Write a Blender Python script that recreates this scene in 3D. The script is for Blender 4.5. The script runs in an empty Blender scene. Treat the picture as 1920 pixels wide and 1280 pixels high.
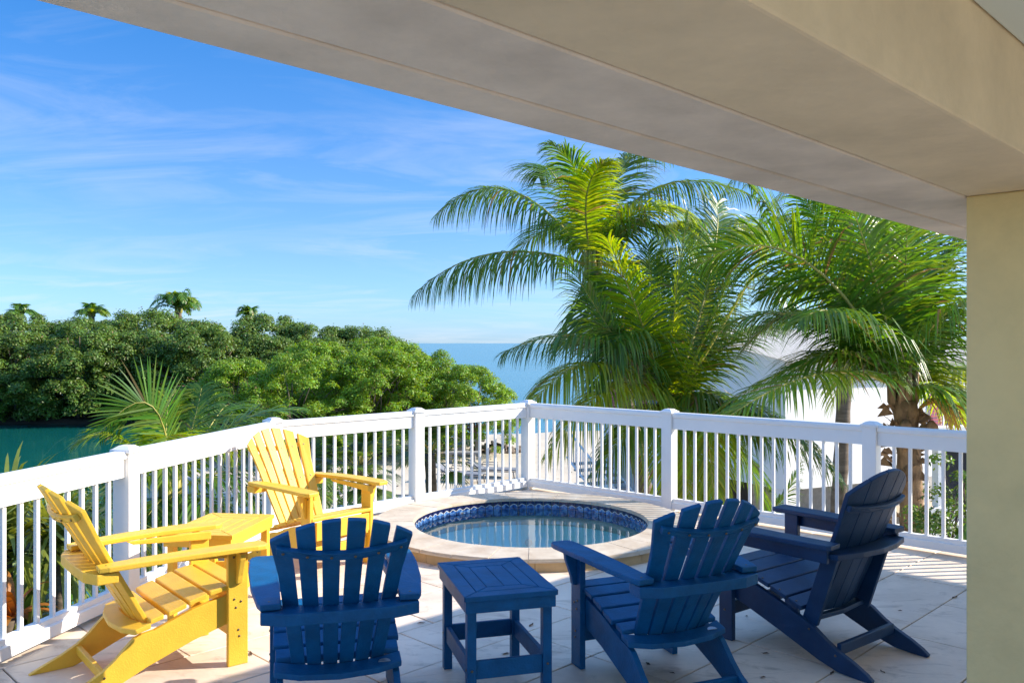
import bpy, bmesh, math, random
import numpy as np
from mathutils import Vector, Matrix

rnd = random.Random(11)
nrg = np.random.default_rng(7)
R = math.radians
sc = bpy.context.scene
C = sc.collection
F = 1600.0                      # focal length in photo pixels (1920 wide)
EYE = 1.5
GZ, WZ = -3.6, -4.2             # sand level, sea level below the raised deck

# ------------------------------------------------------------------ camera
cam = bpy.data.cameras.new('camera'); co = bpy.data.objects.new('camera', cam); C.objects.link(co)
co.location = (0, 0, EYE); co.rotation_euler = (R(90), 0, 0)
cam.sensor_width = 36; cam.lens = 36 * F / 1920; cam.shift_y = 3 / 1920
cam.clip_start = .05; cam.clip_end = 30000
sc.camera = co

# ------------------------------------------------------------------ light
SUN_EL, SUN_AZ = 30.0, 83.0     # azimuth clockwise from +Y
w = bpy.data.worlds.new('World'); sc.world = w; w.use_nodes = True
nt = w.node_tree; nt.nodes.clear()
def N(tree, t, **kw):
    n = tree.nodes.new(t)
    for k, v in kw.items(): setattr(n, k, v)
    return n
sky = N(nt, 'ShaderNodeTexSky', sky_type='NISHITA', sun_disc=False, sun_elevation=R(SUN_EL), sun_rotation=R(SUN_AZ),
        air_density=1.0, dust_density=.25, ozone_density=2.2, altitude=0)
bg = N(nt, 'ShaderNodeBackground'); bg.inputs['Strength'].default_value = .15
out = N(nt, 'ShaderNodeOutputWorld')
tc = N(nt, 'ShaderNodeTexCoord'); sep = N(nt, 'ShaderNodeSeparateXYZ')
nt.links.new(tc.outputs['Generated'], sep.inputs[0])
def M2(tree, op, a, b, clamp=False):
    n = N(tree, 'ShaderNodeMath', operation=op, use_clamp=clamp)
    for i, v in enumerate((a, b)):
        if v is None: continue
        if isinstance(v, (int, float)): n.inputs[i].default_value = v
        else: tree.links.new(v, n.inputs[i])
    return n.outputs[0]
zc = M2(nt, 'ADD', M2(nt, 'MAXIMUM', sep.outputs['Z'], 0.0), .12)
cx = M2(nt, 'DIVIDE', sep.outputs['X'], zc); cy = M2(nt, 'DIVIDE', sep.outputs['Y'], zc)
comb = N(nt, 'ShaderNodeCombineXYZ')
nt.links.new(cx, comb.inputs[0]); nt.links.new(cy, comb.inputs[1])
mp = N(nt, 'ShaderNodeMapping'); mp.inputs['Rotation'].default_value = (0, 0, R(-24)); mp.inputs['Scale'].default_value = (.75, 1.35, 1)
mp.inputs['Location'].default_value = (1.3, .4, 0)
nt.links.new(comb.outputs[0], mp.inputs[0])
n1 = N(nt, 'ShaderNodeTexNoise'); n1.inputs['Scale'].default_value = 1.25; n1.inputs['Detail'].default_value = 9; n1.inputs['Roughness'].default_value = .62; n1.inputs['Distortion'].default_value = 1.3
n2 = N(nt, 'ShaderNodeTexNoise'); n2.inputs['Scale'].default_value = .45; n2.inputs['Detail'].default_value = 3
nt.links.new(mp.outputs[0], n1.inputs['Vector']); nt.links.new(comb.outputs[0], n2.inputs['Vector'])
r1 = N(nt, 'ShaderNodeMapRange'); r1.inputs['From Min'].default_value = .45; r1.inputs['From Max'].default_value = .74
r2 = N(nt, 'ShaderNodeMapRange'); r2.inputs['From Min'].default_value = .34; r2.inputs['From Max'].default_value = .58
nt.links.new(n1.outputs[0], r1.inputs[0]); nt.links.new(n2.outputs[0], r2.inputs[0])
cm = M2(nt, 'MULTIPLY', M2(nt, 'MULTIPLY', r1.outputs[0], r2.outputs[0]), .40)
# clear marine air: the Nishita horizon glow is too white for this sky, so it is toned by elevation
tone = N(nt, 'ShaderNodeValToRGB'); nt.links.new(M2(nt, 'MAXIMUM', sep.outputs['Z'], 0.0), tone.inputs[0])
el_ = tone.color_ramp.elements
el_[0].position = 0; el_[0].color = (.140, .222, .41, 1); el_[1].position = 1; el_[1].color = (.78, .83, .84, 1)
for p_, c_ in ((.10, (.145, .215, .34, 1)), (.22, (.120, .215, .335, 1)), (.38, (.062, .212, .36, 1)), (.6, (.26, .42, .58, 1))):
    e_ = el_.new(p_); e_.color = c_
hs = N(nt, 'ShaderNodeMix', data_type='RGBA', blend_type='MULTIPLY'); hs.inputs[0].default_value = 1
nt.links.new(sky.outputs[0], hs.inputs[6]); nt.links.new(tone.outputs[0], hs.inputs[7])
mx = N(nt, 'ShaderNodeMix', data_type='RGBA'); mx.inputs[7].default_value = (1.5, 1.55, 1.65, 1)
nt.links.new(cm, mx.inputs[0]); nt.links.new(hs.outputs[2], mx.inputs[6])
nt.links.new(mx.outputs[2], bg.inputs['Color']); nt.links.new(bg.outputs[0], out.inputs[0])

sl = bpy.data.lights.new('sun', 'SUN'); sl.energy = 2.2; sl.angle = R(.53); sl.color = (1, .90, .76)
so = bpy.data.objects.new('sun', sl); C.objects.link(so)
az, el = R(SUN_AZ), R(SUN_EL)
sdir = Vector((math.sin(az) * math.cos(el), math.cos(az) * math.cos(el), math.sin(el)))
so.rotation_euler = sdir.to_track_quat('Z', 'Y').to_euler(); so.location = (30, 5, 30)
sc.view_settings.view_transform = 'Standard'; sc.view_settings.look = 'None'
sc.view_settings.exposure = 2.1; sc.view_settings.gamma = 1; sc.view_settings.use_curve_mapping = False
sc.render.engine = 'CYCLES'
cy_ = sc.cycles
cy_.use_denoising = True; cy_.max_bounces = 9; cy_.diffuse_bounces = 7; cy_.glossy_bounces = 4
cy_.transmission_bounces = 6; cy_.transparent_max_bounces = 12; cy_.caustics_reflective = False; cy_.caustics_refractive = False
try: cy_.denoiser = 'OPENIMAGEDENOISE'
except Exception: pass

# ------------------------------------------------------------------ helpers
def at(px, py, Y):
    return Vector(((px - 960) / F * Y, Y, EYE - (py - 643) / F * Y))
def gp(px, py, z=0.0):
    Y = (EYE - z) * F / (py - 643)
    return Vector(((px - 960) / F * Y, Y, z))

MATS = {}
def mat(name, col, rough=.6, var=.12, scale=8., bump=.0, bscale=60., col2=None, trans=0., spec=.5, stretch=None, island=0., coat=0., metal=0., detail=5., brown=0.):
    """principled with noise colour variation and fine relief"""
    if name in MATS: return MATS[name]
    m = bpy.data.materials.new(name); m.use_nodes = True; t = m.node_tree; p = t.nodes['Principled BSDF']
    p.inputs['Roughness'].default_value = rough; p.inputs['Metallic'].default_value = metal
    p.inputs['Specular IOR Level'].default_value = spec
    p.inputs['Coat Weight'].default_value = coat; p.inputs['Coat Roughness'].default_value = .25
    c = N(t, 'ShaderNodeTexCoord'); src = c.outputs['Object']
    if stretch:
        q = N(t, 'ShaderNodeMapping'); q.inputs['Scale'].default_value = stretch; t.links.new(src, q.inputs[0]); src = q.outputs[0]
    n = N(t, 'ShaderNodeTexNoise'); n.inputs['Scale'].default_value = scale; n.inputs['Detail'].default_value = detail; n.inputs['Roughness'].default_value = .62
    t.links.new(src, n.inputs['Vector'])
    a = tuple(col) + (1,)
    b = tuple(col2) + (1,) if col2 else tuple(max(0, x * (1 - 2.2 * var)) for x in col) + (1,)
    mr = N(t, 'ShaderNodeMapRange'); mr.inputs['From Min'].default_value = .34; mr.inputs['From Max'].default_value = .68
    t.links.new(n.outputs[0], mr.inputs[0])
    x = N(t, 'ShaderNodeMix', data_type='RGBA'); x.inputs[6].default_value = b; x.inputs[7].default_value = a
    t.links.new(mr.outputs[0], x.inputs[0]); colout = x.outputs[2]
    if island:
        g = N(t, 'ShaderNodeNewGeometry'); h = N(t, 'ShaderNodeHueSaturation')
        v = M2(t, 'ADD', M2(t, 'MULTIPLY', g.outputs['Random Per Island'], 2 * island), 1 - island)
        t.links.new(v, h.inputs['Value']); t.links.new(colout, h.inputs['Color'])
        hh = M2(t, 'ADD', M2(t, 'MULTIPLY', M2(t, 'FRACT', M2(t, 'MULTIPLY', g.outputs['Random Per Island'], 17.3), None), .06), .47)
        t.links.new(hh, h.inputs['Hue']); colout = h.outputs[0]
    if brown:
        bx = N(t, 'ShaderNodeMix', data_type='RGBA'); bx.inputs[7].default_value = (.22, .15, .05, 1)
        t.links.new(M2(t, 'GREATER_THAN', g.outputs['Random Per Island'], 1 - brown), bx.inputs[0]); t.links.new(colout, bx.inputs[6]); colout = bx.outputs[2]
    t.links.new(colout, p.inputs['Base Color'])
    if bump:
        bn = N(t, 'ShaderNodeTexNoise'); bn.inputs['Scale'].default_value = bscale; bn.inputs['Detail'].default_value = 6
        t.links.new(src, bn.inputs['Vector'])
        bb = N(t, 'ShaderNodeBump'); bb.inputs['Strength'].default_value = bump; bb.inputs['Distance'].default_value = .01
        t.links.new(bn.outputs[0], bb.inputs['Height']); t.links.new(bb.outputs[0], p.inputs['Normal'])
    if trans:
        tr = N(t, 'ShaderNodeBsdfTranslucent'); o = t.nodes['Material Output']
        hv = N(t, 'ShaderNodeHueSaturation'); hv.inputs['Hue'].default_value = .475; hv.inputs['Saturation'].default_value = 1.1; hv.inputs['Value'].default_value = 2.2
        t.links.new(colout, hv.inputs['Color']); t.links.new(hv.outputs[0], tr.inputs['Color'])
        ms = N(t, 'ShaderNodeMixShader'); ms.inputs[0].default_value = trans
        t.links.new(p.outputs[0], ms.inputs[1]); t.links.new(tr.outputs[0], ms.inputs[2]); t.links.new(ms.outputs[0], o.inputs[0])
    MATS[name] = m
    return m

def link(name, me, m=None, parent=None, loc=None, rz=None, kind=None, label=None, cat=None, group=None):
    o = bpy.data.objects.new(name, me); C.objects.link(o)
    if m is not None and me is not None and not me.materials: me.materials.append(m)
    if parent is not None: o.parent = parent
    if loc is not None: o.location = loc
    if rz is not None: o.rotation_euler = (0, 0, rz)
    if kind: o['kind'] = kind
    if label: o['label'] = label
    if cat: o['category'] = cat
    if group: o['group'] = group
    return o
def thing(name, label, cat, loc=(0, 0, 0), rz=0, group=None):
    return link(name, None, loc=loc, rz=rz, label=label, cat=cat, group=group)
def copy_tree(o, parent=None, label=None, loc=None, rz=None, matmap=None):
    c = o.copy(); C.objects.link(c)
    if parent is not None: c.parent = parent
    if label: c['label'] = label
    if loc is not None: c.location = loc
    if rz is not None: c.rotation_euler = (0, 0, rz)
    for ch in o.children: copy_tree(ch, c)
    return c

def mesh_from(verts, faces, smooth=False):
    me = bpy.data.meshes.new('mesh'); me.from_pydata([tuple(v) for v in verts], [], faces); me.update()
    if smooth: me.shade_smooth()
    return me
def bm_mesh(bm, smooth=False):
    bmesh.ops.recalc_face_normals(bm, faces=bm.faces)
    me = bpy.data.meshes.new('mesh'); bm.to_mesh(me); bm.free()
    if smooth: me.shade_smooth()
    return me
def bevel(bm, w_, seg=2):
    es = [e for e in bm.edges if len(e.link_faces) == 2 and e.calc_face_angle(0) > .5]
    bmesh.ops.bevel(bm, geom=es, offset=w_, segments=seg, affect='EDGES', profile=.6, clamp_overlap=True)
def prism(poly, d0, d1, f=lambda a, b, d: (a, b, d), bev=.004, seg=2, bm=None):
    """polygon in (a,b) extruded in d, mapped by f"""
    own = bm is None
    if own: bm = bmesh.new()
    v0 = [bm.verts.new(f(a, b, d0)) for a, b in poly]; v1 = [bm.verts.new(f(a, b, d1)) for a, b in poly]
    n = len(poly)
    bm.faces.new(v0); bm.faces.new(v1[::-1])
    for i in range(n): bm.faces.new((v0[i], v1[i], v1[(i + 1) % n], v0[(i + 1) % n]))
    if not own: return bm
    bmesh.ops.recalc_face_normals(bm, faces=bm.faces)
    if bev: bevel(bm, bev, seg)
    return bm_mesh(bm)
def box_bm(bm, x0, x1, y0, y1, z0, z1):
    prism([(x0, y0), (x1, y0), (x1, y1), (x0, y1)], z0, z1, bm=bm)
def box(x0, x1, y0, y1, z0, z1, bev=.004, seg=2):
    return prism([(x0, y0), (x1, y0), (x1, y1), (x0, y1)], z0, z1, bev=bev, seg=seg)
def obox(p, q, wd, z0, z1, bev=.004, seg=2, ext=0.):
    """box along the plan segment p-q"""
    d = Vector((q[0] - p[0], q[1] - p[1])); L = d.length; d /= L; n = Vector((-d.y, d.x))
    return prism([(-ext, -wd / 2), (L + ext, -wd / 2), (L + ext, wd / 2), (-ext, wd / 2)], z0, z1,
                 f=lambda a, b, z: (p[0] + d.x * a + n.x * b, p[1] + d.y * a + n.y * b, z), bev=bev, seg=seg)
def tube(bm, pts, rads, seg=8, cap=True):
    rings = []; pts = [Vector(p) for p in pts]
    if isinstance(rads, (int, float)): rads = [rads] * len(pts)
    for i, p in enumerate(pts):
        t = (pts[min(i + 1, len(pts) - 1)] - pts[max(i - 1, 0)]).normalized()
        a = t.cross(Vector((0, 0, 1)) if abs(t.z) < .9 else Vector((1, 0, 0))).normalized(); b = t.cross(a)
        rings.append([bm.verts.new(p + (a * math.cos(2 * math.pi * k / seg) + b * math.sin(2 * math.pi * k / seg)) * rads[i]) for k in range(seg)])
    for i in range(len(rings) - 1):
        for k in range(seg):
            f = bm.faces.new((rings[i][k], rings[i][(k + 1) % seg], rings[i + 1][(k + 1) % seg], rings[i + 1][k])); f.smooth = True
    if cap: bm.faces.new(rings[0][::-1]); bm.faces.new(rings[-1])
    return bm
def tube_mesh(pts, rads, seg=8):
    return bm_mesh(tube(bmesh.new(), pts, rads, seg))

# ------------------------------------------------------------------ materials
m_sand = mat('sand', (.60, .52, .40), .95, var=.1, scale=.6, bump=.5, bscale=5)
m_mud = mat('mud', (.06, .05, .035), .9, scale=2, bump=.4)
m_tile = mat('travertine', (.80, .675, .54), .5, scale=2.8, col2=(.63, .52, .41), bump=.12, bscale=30, detail=8)
m_grout = mat('grout', (.34, .31, .27), .95, scale=20)
m_cope = mat('coping_travertine', (.64, .56, .44), .5, scale=5, col2=(.47, .37, .26), bump=.15, bscale=45, detail=8)
m_riser = mat('tan_stone', (.52, .37, .19), .6, scale=6, col2=(.40, .28, .14), bump=.15, bscale=60)
m_vinyl = mat('white_vinyl', (.80, .80, .78), .38, var=.02, scale=3)
m_post = mat('white_vinyl_post', (.80, .80, .78), .4, var=.03, scale=3)
m_yel = mat('yellow_lumber', (.80, .48, .04), .45, var=.06, scale=9, bump=.18, bscale=160)
m_blue = mat('blue_lumber', (.0, .105, .26), .55, spec=.3, var=.14, scale=11, bump=.22, bscale=120)
m_navy = mat('navy_lumber', (.010, .048, .125), .45, spec=.35, var=.14, scale=10, bump=.12, bscale=110, stretch=(1, 1, 1))
m_screw = mat('screw_steel', (.22, .16, .10), .4, metal=.8)
m_emblem = mat('emblem_metal', (.45, .47, .5), .3, metal=.6)
m_stucco = mat('cream_stucco', (.88, .66, .31), .85, var=.08, scale=2.3, bump=.35, bscale=35)
m_beam = mat('tan_stucco', (.82, .67, .45), .85, var=.10, scale=2.2, bump=.4, bscale=30)
m_eave = mat('grey_stucco', (.84, .73, .61), .85, var=.12, scale=2.6, bump=.45, bscale=40)
m_ceil = mat('ceiling_paint', (.66, .74, .72), .8, var=.02, scale=1)
m_white = mat('white_wall_paint', (.82, .82, .80), .8, var=.03, scale=.7, bump=.1, bscale=20)
m_shell = mat('spa_plaster', (.60, .97, .92), .6, var=.05, scale=6)
m_leafd = mat('mangrove_leaf', (.125, .215, .03), .5, var=.15, scale=.5, brown=.02, trans=.25, island=.42, spec=.45)
m_leafb = mat('buttonwood_leaf', (.20, .34, .03), .5, var=.15, scale=.6, brown=.02, trans=.30, island=.42, spec=.35)
m_palm = mat('palm_leaflet', (.10, .205, .02), .36, var=.12, scale=.9, brown=.018, trans=.34, island=.30, spec=.6)
m_palmy = mat('palm_leaflet_yellow', (.22, .31, .02), .38, var=.12, scale=.9, brown=.02, trans=.45, island=.30, spec=.6)
m_fan = mat('fan_palm_leaf', (.10, .18, .03), .4, trans=.35, island=.35)
m_strap = mat('strap_leaf', (.17, .24, .04), .35, trans=.35, island=.35, spec=.6)
m_rachis = mat('frond_stem', (.42, .38, .08), .45, var=.1, scale=3)
m_bark = mat('palm_bark', (.22, .17, .12), .9, scale=2.5, col2=(.10, .075, .05), bump=.8, bscale=12, stretch=(1, 1, 5))
m_fibre = mat('palm_fibre', (.36, .23, .12), .9, scale=6, col2=(.15, .09, .05), bump=.9, bscale=25, stretch=(2, 2, 1))
m_coconut = mat('inflorescence', (.60, .34, .07), .6, scale=5)
m_wood = mat('grey_wood', (.16, .12, .09), .9, scale=4, bump=.5)
m_conc = mat('concrete', (.36, .34, .31), .9, scale=3, bump=.3)
m_pink = mat('pink_paint', (.48, .10, .13), .6)
m_pinkw = mat('pink_white_paint', (.75, .55, .55), .6)
m_dark = mat('dark_void', (.03, .03, .032), .8)
m_hose = mat('black_rubber', (.012, .012, .012), .5)
m_door = mat('beige_door', (.42, .38, .32), .6)
m_metal = mat('grey_metal_frame', (.10, .10, .10), .4)
m_cush = mat('grey_cushion', (.22, .23, .25), .9)
m_flatroof = mat('white_roof', (.72, .70, .66), .8, var=.06, scale=.8)
m_trim = mat('grey_trim', (.45, .50, .55), .7)
m_rock = mat('coral_rock', (.24, .19, .15), .9, scale=5, bump=.6)
m_debris = mat('dry_leaf', (.10, .055, .025), .8)

def water_mat(name, deep, rough, bscale, bstr, alpha=None):
    m = bpy.data.materials.new(name); m.use_nodes = True; t = m.node_tree; p = t.nodes['Principled BSDF']; o = t.nodes['Material Output']
    g = N(t, 'ShaderNodeNewGeometry')
    q = N(t, 'ShaderNodeMapping'); q.inputs['Scale'].default_value = (.55, 1, 1); t.links.new(g.outputs['Position'], q.inputs[0])
    a = N(t, 'ShaderNodeTexNoise'); a.inputs['Scale'].default_value = bscale; a.inputs['Detail'].default_value = 4; t.links.new(q.outputs[0], a.inputs['Vector'])
    b = N(t, 'ShaderNodeTexNoise'); b.inputs['Scale'].default_value = .03; b.inputs['Detail'].default_value = 4; t.links.new(q.outputs[0], b.inputs['Vector'])
    bb = N(t, 'ShaderNodeBump'); bb.inputs['Strength'].default_value = bstr; bb.inputs['Distance'].default_value = .12
    t.links.new(a.outputs[0], bb.inputs['Height'])
    if alpha is None:
        x = N(t, 'ShaderNodeMix', data_type='RGBA'); x.inputs[6].default_value = tuple(deep) + (1,); x.inputs[7].default_value = tuple(c * 1.5 for c in deep) + (1,)
        t.links.new(b.outputs[0], x.inputs[0]); t.links.new(x.outputs[2], p.inputs['Base Color'])
        p.inputs['Roughness'].default_value = rough; p.inputs['IOR'].default_value = 1.33
        t.links.new(bb.outputs[0], p.inputs['Normal'])
    else:
        fr = N(t, 'ShaderNodeFresnel'); fr.inputs['IOR'].default_value = 1.21; t.links.new(bb.outputs[0], fr.inputs['Normal'])
        gl = N(t, 'ShaderNodeBsdfGlossy'); gl.inputs['Roughness'].default_value = rough; t.links.new(bb.outputs[0], gl.inputs['Normal'])
        tr = N(t, 'ShaderNodeBsdfTransparent'); tr.inputs['Color'].default_value = tuple(deep) + (1,)
        ms = N(t, 'ShaderNodeMixShader'); t.links.new(fr.outputs[0], ms.inputs[0]); t.links.new(tr.outputs[0], ms.inputs[1]); t.links.new(gl.outputs[0], ms.inputs[2])
        t.links.new(ms.outputs[0], o.inputs[0])
    return m
m_sea = water_mat('sea_water', (.006, .115, .150), .16, .9, .7); m_sea.node_tree.nodes['Principled BSDF'].inputs['Specular IOR Level'].default_value = .3
m_canal = water_mat('canal_water', (.004, .085, .075), .05, 1.1, .14)
m_spaw = water_mat('spa_water', (.93, .995, .985), .0, 2.2, .06, alpha=True)

# ================================================================== SETTING
def poly_sheet(name, pts, z, m, kind='structure'):
    return link(name, mesh_from([(x, y, z) for x, y in pts], [tuple(range(len(pts)))]), m, kind=kind)
poly_sheet('sea', [(-9000, 61), (-9000, 20000), (9000, 20000), (9000, -100), (60, -100), (60, 48), (-2, 48), (-14, 61)], WZ, m_sea)
poly_sheet('canal_water', [(-300, -60), (60, -60), (60, 47.99), (-2.01, 47.99), (-14.01, 60.99), (-300, 60.99)], WZ - .004, m_canal)

def terrain(name, outline, z, m, bumps=.06, step=1.2, skirt=1.2):
    """sand sheet with small undulations and a sloping skirt into the water"""
    bm = bmesh.new()
    xs = [p[0] for p in outline]; ys = [p[1] for p in outline]
    n = len(outline)
    cx_, cy__ = sum(xs) / n, sum(ys) / n
    dense = []
    for i in range(n):
        a, b = Vector(outline[i]), Vector(outline[(i + 1) % n]); k = max(1, int((b - a).length / step))
        for j in range(k): dense.append(a.lerp(b, j / k) + Vector((rnd.uniform(-.25, .25), rnd.uniform(-.25, .25))))
    rings = []
    for s, dz in ((1.04, -skirt), (1.0, -.25), (.96, 0), (.85, .02), (.7, .03), (.55, .0), (.4, .03), (.25, .02), (.1, .0)):
        rings.append([bm.verts.new((cx_ + (p.x - cx_) * s, cy__ + (p.y - cy__) * s, z + dz + (rnd.uniform(-bumps, bumps) if s < 1 else 0))) for p in dense])
    for a, b in zip(rings, rings[1:]):
        for i in range(len(dense)): bm.faces.new((a[i], a[(i + 1) % len(dense)], b[(i + 1) % len(dense)], b[i])).smooth = True
    bm.faces.new(rings[-1])
    return link(name, bm_mesh(bm), m, kind='structure')
terrain('ground', [(-5.5, -30), (-5, 10), (-4.6, 20), (-8, 28), (-15, 33), (-16, 43), (-6, 46), (0, 49), (10, 53), (58, 57), (60, -30)], GZ, m_sand)
terrain('mangrove_bank', [(-120, 62), (-16, 60), (-7, 63), (-5, 70), (-8, 80), (-120, 84)], WZ + .25, m_mud, bumps=.1, step=3)

# ---------------------------------------------------------------- deck
CR = Vector((.165, 8.82)); P2 = Vector((-1.883, 6.74)); P1 = CR.lerp(P2, .505); P3 = Vector((-2.223, 4.92)); P4 = Vector((-2.563, 3.10)); P5 = Vector((-2.90, 1.28))
R2_ = Vector((2.704, 6.42)); R1_ = CR.lerp(R2_, .49); rd = (R2_ - CR).normalized(); R3_ = R2_ + rd * 1.8; R4_ = R3_ + rd * 1.8
UV = math.sqrt(.5)
U = Vector((UV, UV)); V = Vector((UV, -UV))
def ab(a, b): return (a * UV + b * UV, a * UV - b * UV)
def offs(p, c, d):  # push outwards from a centre
    v = (p - c).normalized(); return p + v * d
cen = Vector((.6, 4.5))
deck_poly = [offs(p, cen, .14) for p in (P5, P3, P2, CR, R2_, R4_)]
deck_poly = [tuple(p) for p in deck_poly] + [(5.2, -1.0), (2.2, -4.4), (deck_poly[0].x + (deck_poly[1].x - deck_poly[0].x) * (-4.4 - deck_poly[0].y) / (deck_poly[1].y - deck_poly[0].y), -4.4)]
SPA = Vector((.15, 6.83)); RI, RO = .925, 1.27

def clip_convex(poly, clip):
    """Sutherland-Hodgman, clip polygon clockwise"""
    outp = list(poly)
    for i in range(len(clip)):
        a = Vector(clip[i]); b = Vector(clip[(i + 1) % len(clip)]); e = b - a; nn = Vector((e.y, -e.x))
        inp = outp; outp = []
        for j in range(len(inp)):
            p, q = Vector(inp[j]), Vector(inp[(j + 1) % len(inp)])
            dp, dq = (p - a).dot(nn), (q - a).dot(nn)
            if dp >= 0: outp.append(tuple(p))
            if (dp > 0) != (dq > 0) and abs(dp - dq) > 1e-9: outp.append(tuple(p.lerp(q, dp / (dp - dq))))
        if len(outp) < 3: return []
    return outp
def inside(p, clip):
    for i in range(len(clip)):
        a = Vector(clip[i]); b = Vector(clip[(i + 1) % len(clip)]); e = b - a
        if (Vector(p) - a).dot(Vector((e.y, -e.x))) < 0: return False
    return True
# slab with a round hole for the spa
bm = bmesh.new()
NS = 64
hole = [(SPA.x + 1.1 * math.cos(2 * math.pi * i / NS), SPA.y + 1.1 * math.sin(2 * math.pi * i / NS)) for i in range(NS)]
outer = []
for i in range(NS):
    d = Vector((math.cos(2 * math.pi * i / NS), math.sin(2 * math.pi * i / NS))); lo, hi = .5, 30
    for _ in range(30):
        mid = (lo + hi) / 2
        if inside(SPA + d * mid, deck_poly): lo = mid
        else: hi = mid
    outer.append(tuple(SPA + d * lo))
rows = []
for pts, z in ((hole, -.012), (outer, -.012), (outer, -.30), (hole, -.30)):
    rows.append([bm.verts.new((x, y, z)) for x, y in pts])
for k in range(4):
    a, b = rows[k], rows[(k + 1) % 4]
    for i in range(NS): bm.faces.new((a[i], a[(i + 1) % NS], b[(i + 1) % NS], b[i]))
deck = link('deck', bm_mesh(bm), m_grout, kind='structure', label='raised deck paved with pale travertine tiles')
ROW = .455; G = .0035
ntile = 0
a_off = 3.17 % ROW
bi = 0
b = -3.085 - 14 * ROW
tiles_done = 0
while b < 4.6:
    a = -3.5 + rnd.choice((0, ROW)) + (3.17 + 3.5) % ROW
    while a < 10.5:
        L = rnd.choice((ROW, 1.5 * ROW, 2 * ROW, 2 * ROW)) if True else ROW
        quad = [ab(a + G, b + G), ab(a + L - G, b + G), ab(a + L - G, b + ROW - G), ab(a + G, b + ROW - G)]
        a += L
        pol = clip_convex(quad, deck_poly)
        if len(pol) < 3: pol = clip_convex(quad[::-1], deck_poly)
        if len(pol) < 3: continue
        rs = [(Vector(p) - SPA).length for p in quad]
        near = min(rs); c0 = sum((Vector(p) for p in quad), Vector((0, 0))) / 4
        cr = (c0 - SPA).length
        if max(rs) < 1.12: continue
        zt = rnd.uniform(-.0012, .0008)
        if cr > 1.15 + .6 * math.hypot(L, ROW):
            me = prism(pol, -.011, zt, bev=.0025, seg=1)
        else:
            bm = bmesh.new(); nx, ny = max(2, int(L / .05)), 9; seen = {}
            def vv(i, j):
                if (i, j) not in seen:
                    p = Vector(quad[0]).lerp(Vector(quad[1]), i / nx) + (Vector(quad[3]) - Vector(quad[0])) * (j / ny)
                    seen[i, j] = bm.verts.new((p.x, p.y, zt))
                return seen[i, j]
            for i in range(nx):
                for j in range(ny):
                    p = Vector(quad[0]).lerp(Vector(quad[1]), (i + .5) / nx) + (Vector(quad[3]) - Vector(quad[0])) * ((j + .5) / ny)
                    if (p - SPA).length > 1.13 and inside(p, deck_poly): bm.faces.new((vv(i, j), vv(i + 1, j), vv(i + 1, j + 1), vv(i, j + 1)))
            if not bm.faces: bm.free(); continue
            g = bmesh.ops.extrude_face_region(bm, geom=list(bm.faces))
            for e in g['geom']:
                if isinstance(e, bmesh.types.BMVert): e.co.z = -.011
            me = bm_mesh(bm)
        link('tile', me, m_tile, parent=deck); ntile += 1
    b += ROW
# tile material in object space is world space here, so stains differ from tile to tile; per-object tone
t = m_tile.node_tree; oi = N(t, 'ShaderNodeObjectInfo'); hsn = N(t, 'ShaderNodeHueSaturation')
p = t.nodes['Principled BSDF']; l0 = p.inputs['Base Color'].links[0].from_socket
t.links.new(l0, hsn.inputs['Color'])
t.links.new(M2(t, 'ADD', M2(t, 'MULTIPLY', oi.outputs['Random'], .16), .92), hsn.inputs['Value'])
vn = N(t, 'ShaderNodeTexNoise'); vn.inputs['Scale'].default_value = 3.2; vn.inputs['Detail'].default_value = 10; vn.inputs['Roughness'].default_value = .72; vn.inputs['Distortion'].default_value = 1.4
tcn = N(t, 'ShaderNodeTexCoord'); mpn = N(t, 'ShaderNodeMapping'); mpn.inputs['Rotation'].default_value = (0, 0, R(20)); mpn.inputs['Scale'].default_value = (1, 2.3, 1)
t.links.new(tcn.outputs['Object'], mpn.inputs[0]); t.links.new(mpn.outputs[0], vn.inputs['Vector'])
mrn = N(t, 'ShaderNodeMapRange'); mrn.inputs['From Min'].default_value = .53; mrn.inputs['From Max'].default_value = .72; mrn.inputs['To Max'].default_value = .75
t.links.new(vn.outputs[0], mrn.inputs[0])
mxn = N(t, 'ShaderNodeMix', data_type='RGBA'); mxn.inputs[7].default_value = (.30, .22, .15, 1)
t.links.new(mrn.outputs[0], mxn.inputs[0]); t.links.new(hsn.outputs[0], mxn.inputs[6]); t.links.new(mxn.outputs[2], p.inputs['Base Color'])

# deck support wall down to the sand
bm = bmesh.new()
low = [bm.verts.new((x * .97, y * .97, GZ - .2)) for x, y in outer]; hi_ = [bm.verts.new((x * .97, y * .97, -.301)) for x, y in outer]
for i in range(NS): bm.faces.new((low[i], low[(i + 1) % NS], hi_[(i + 1) % NS], hi_[i]))
link('deck_support_wall', bm_mesh(bm), m_white, kind='structure')

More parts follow.
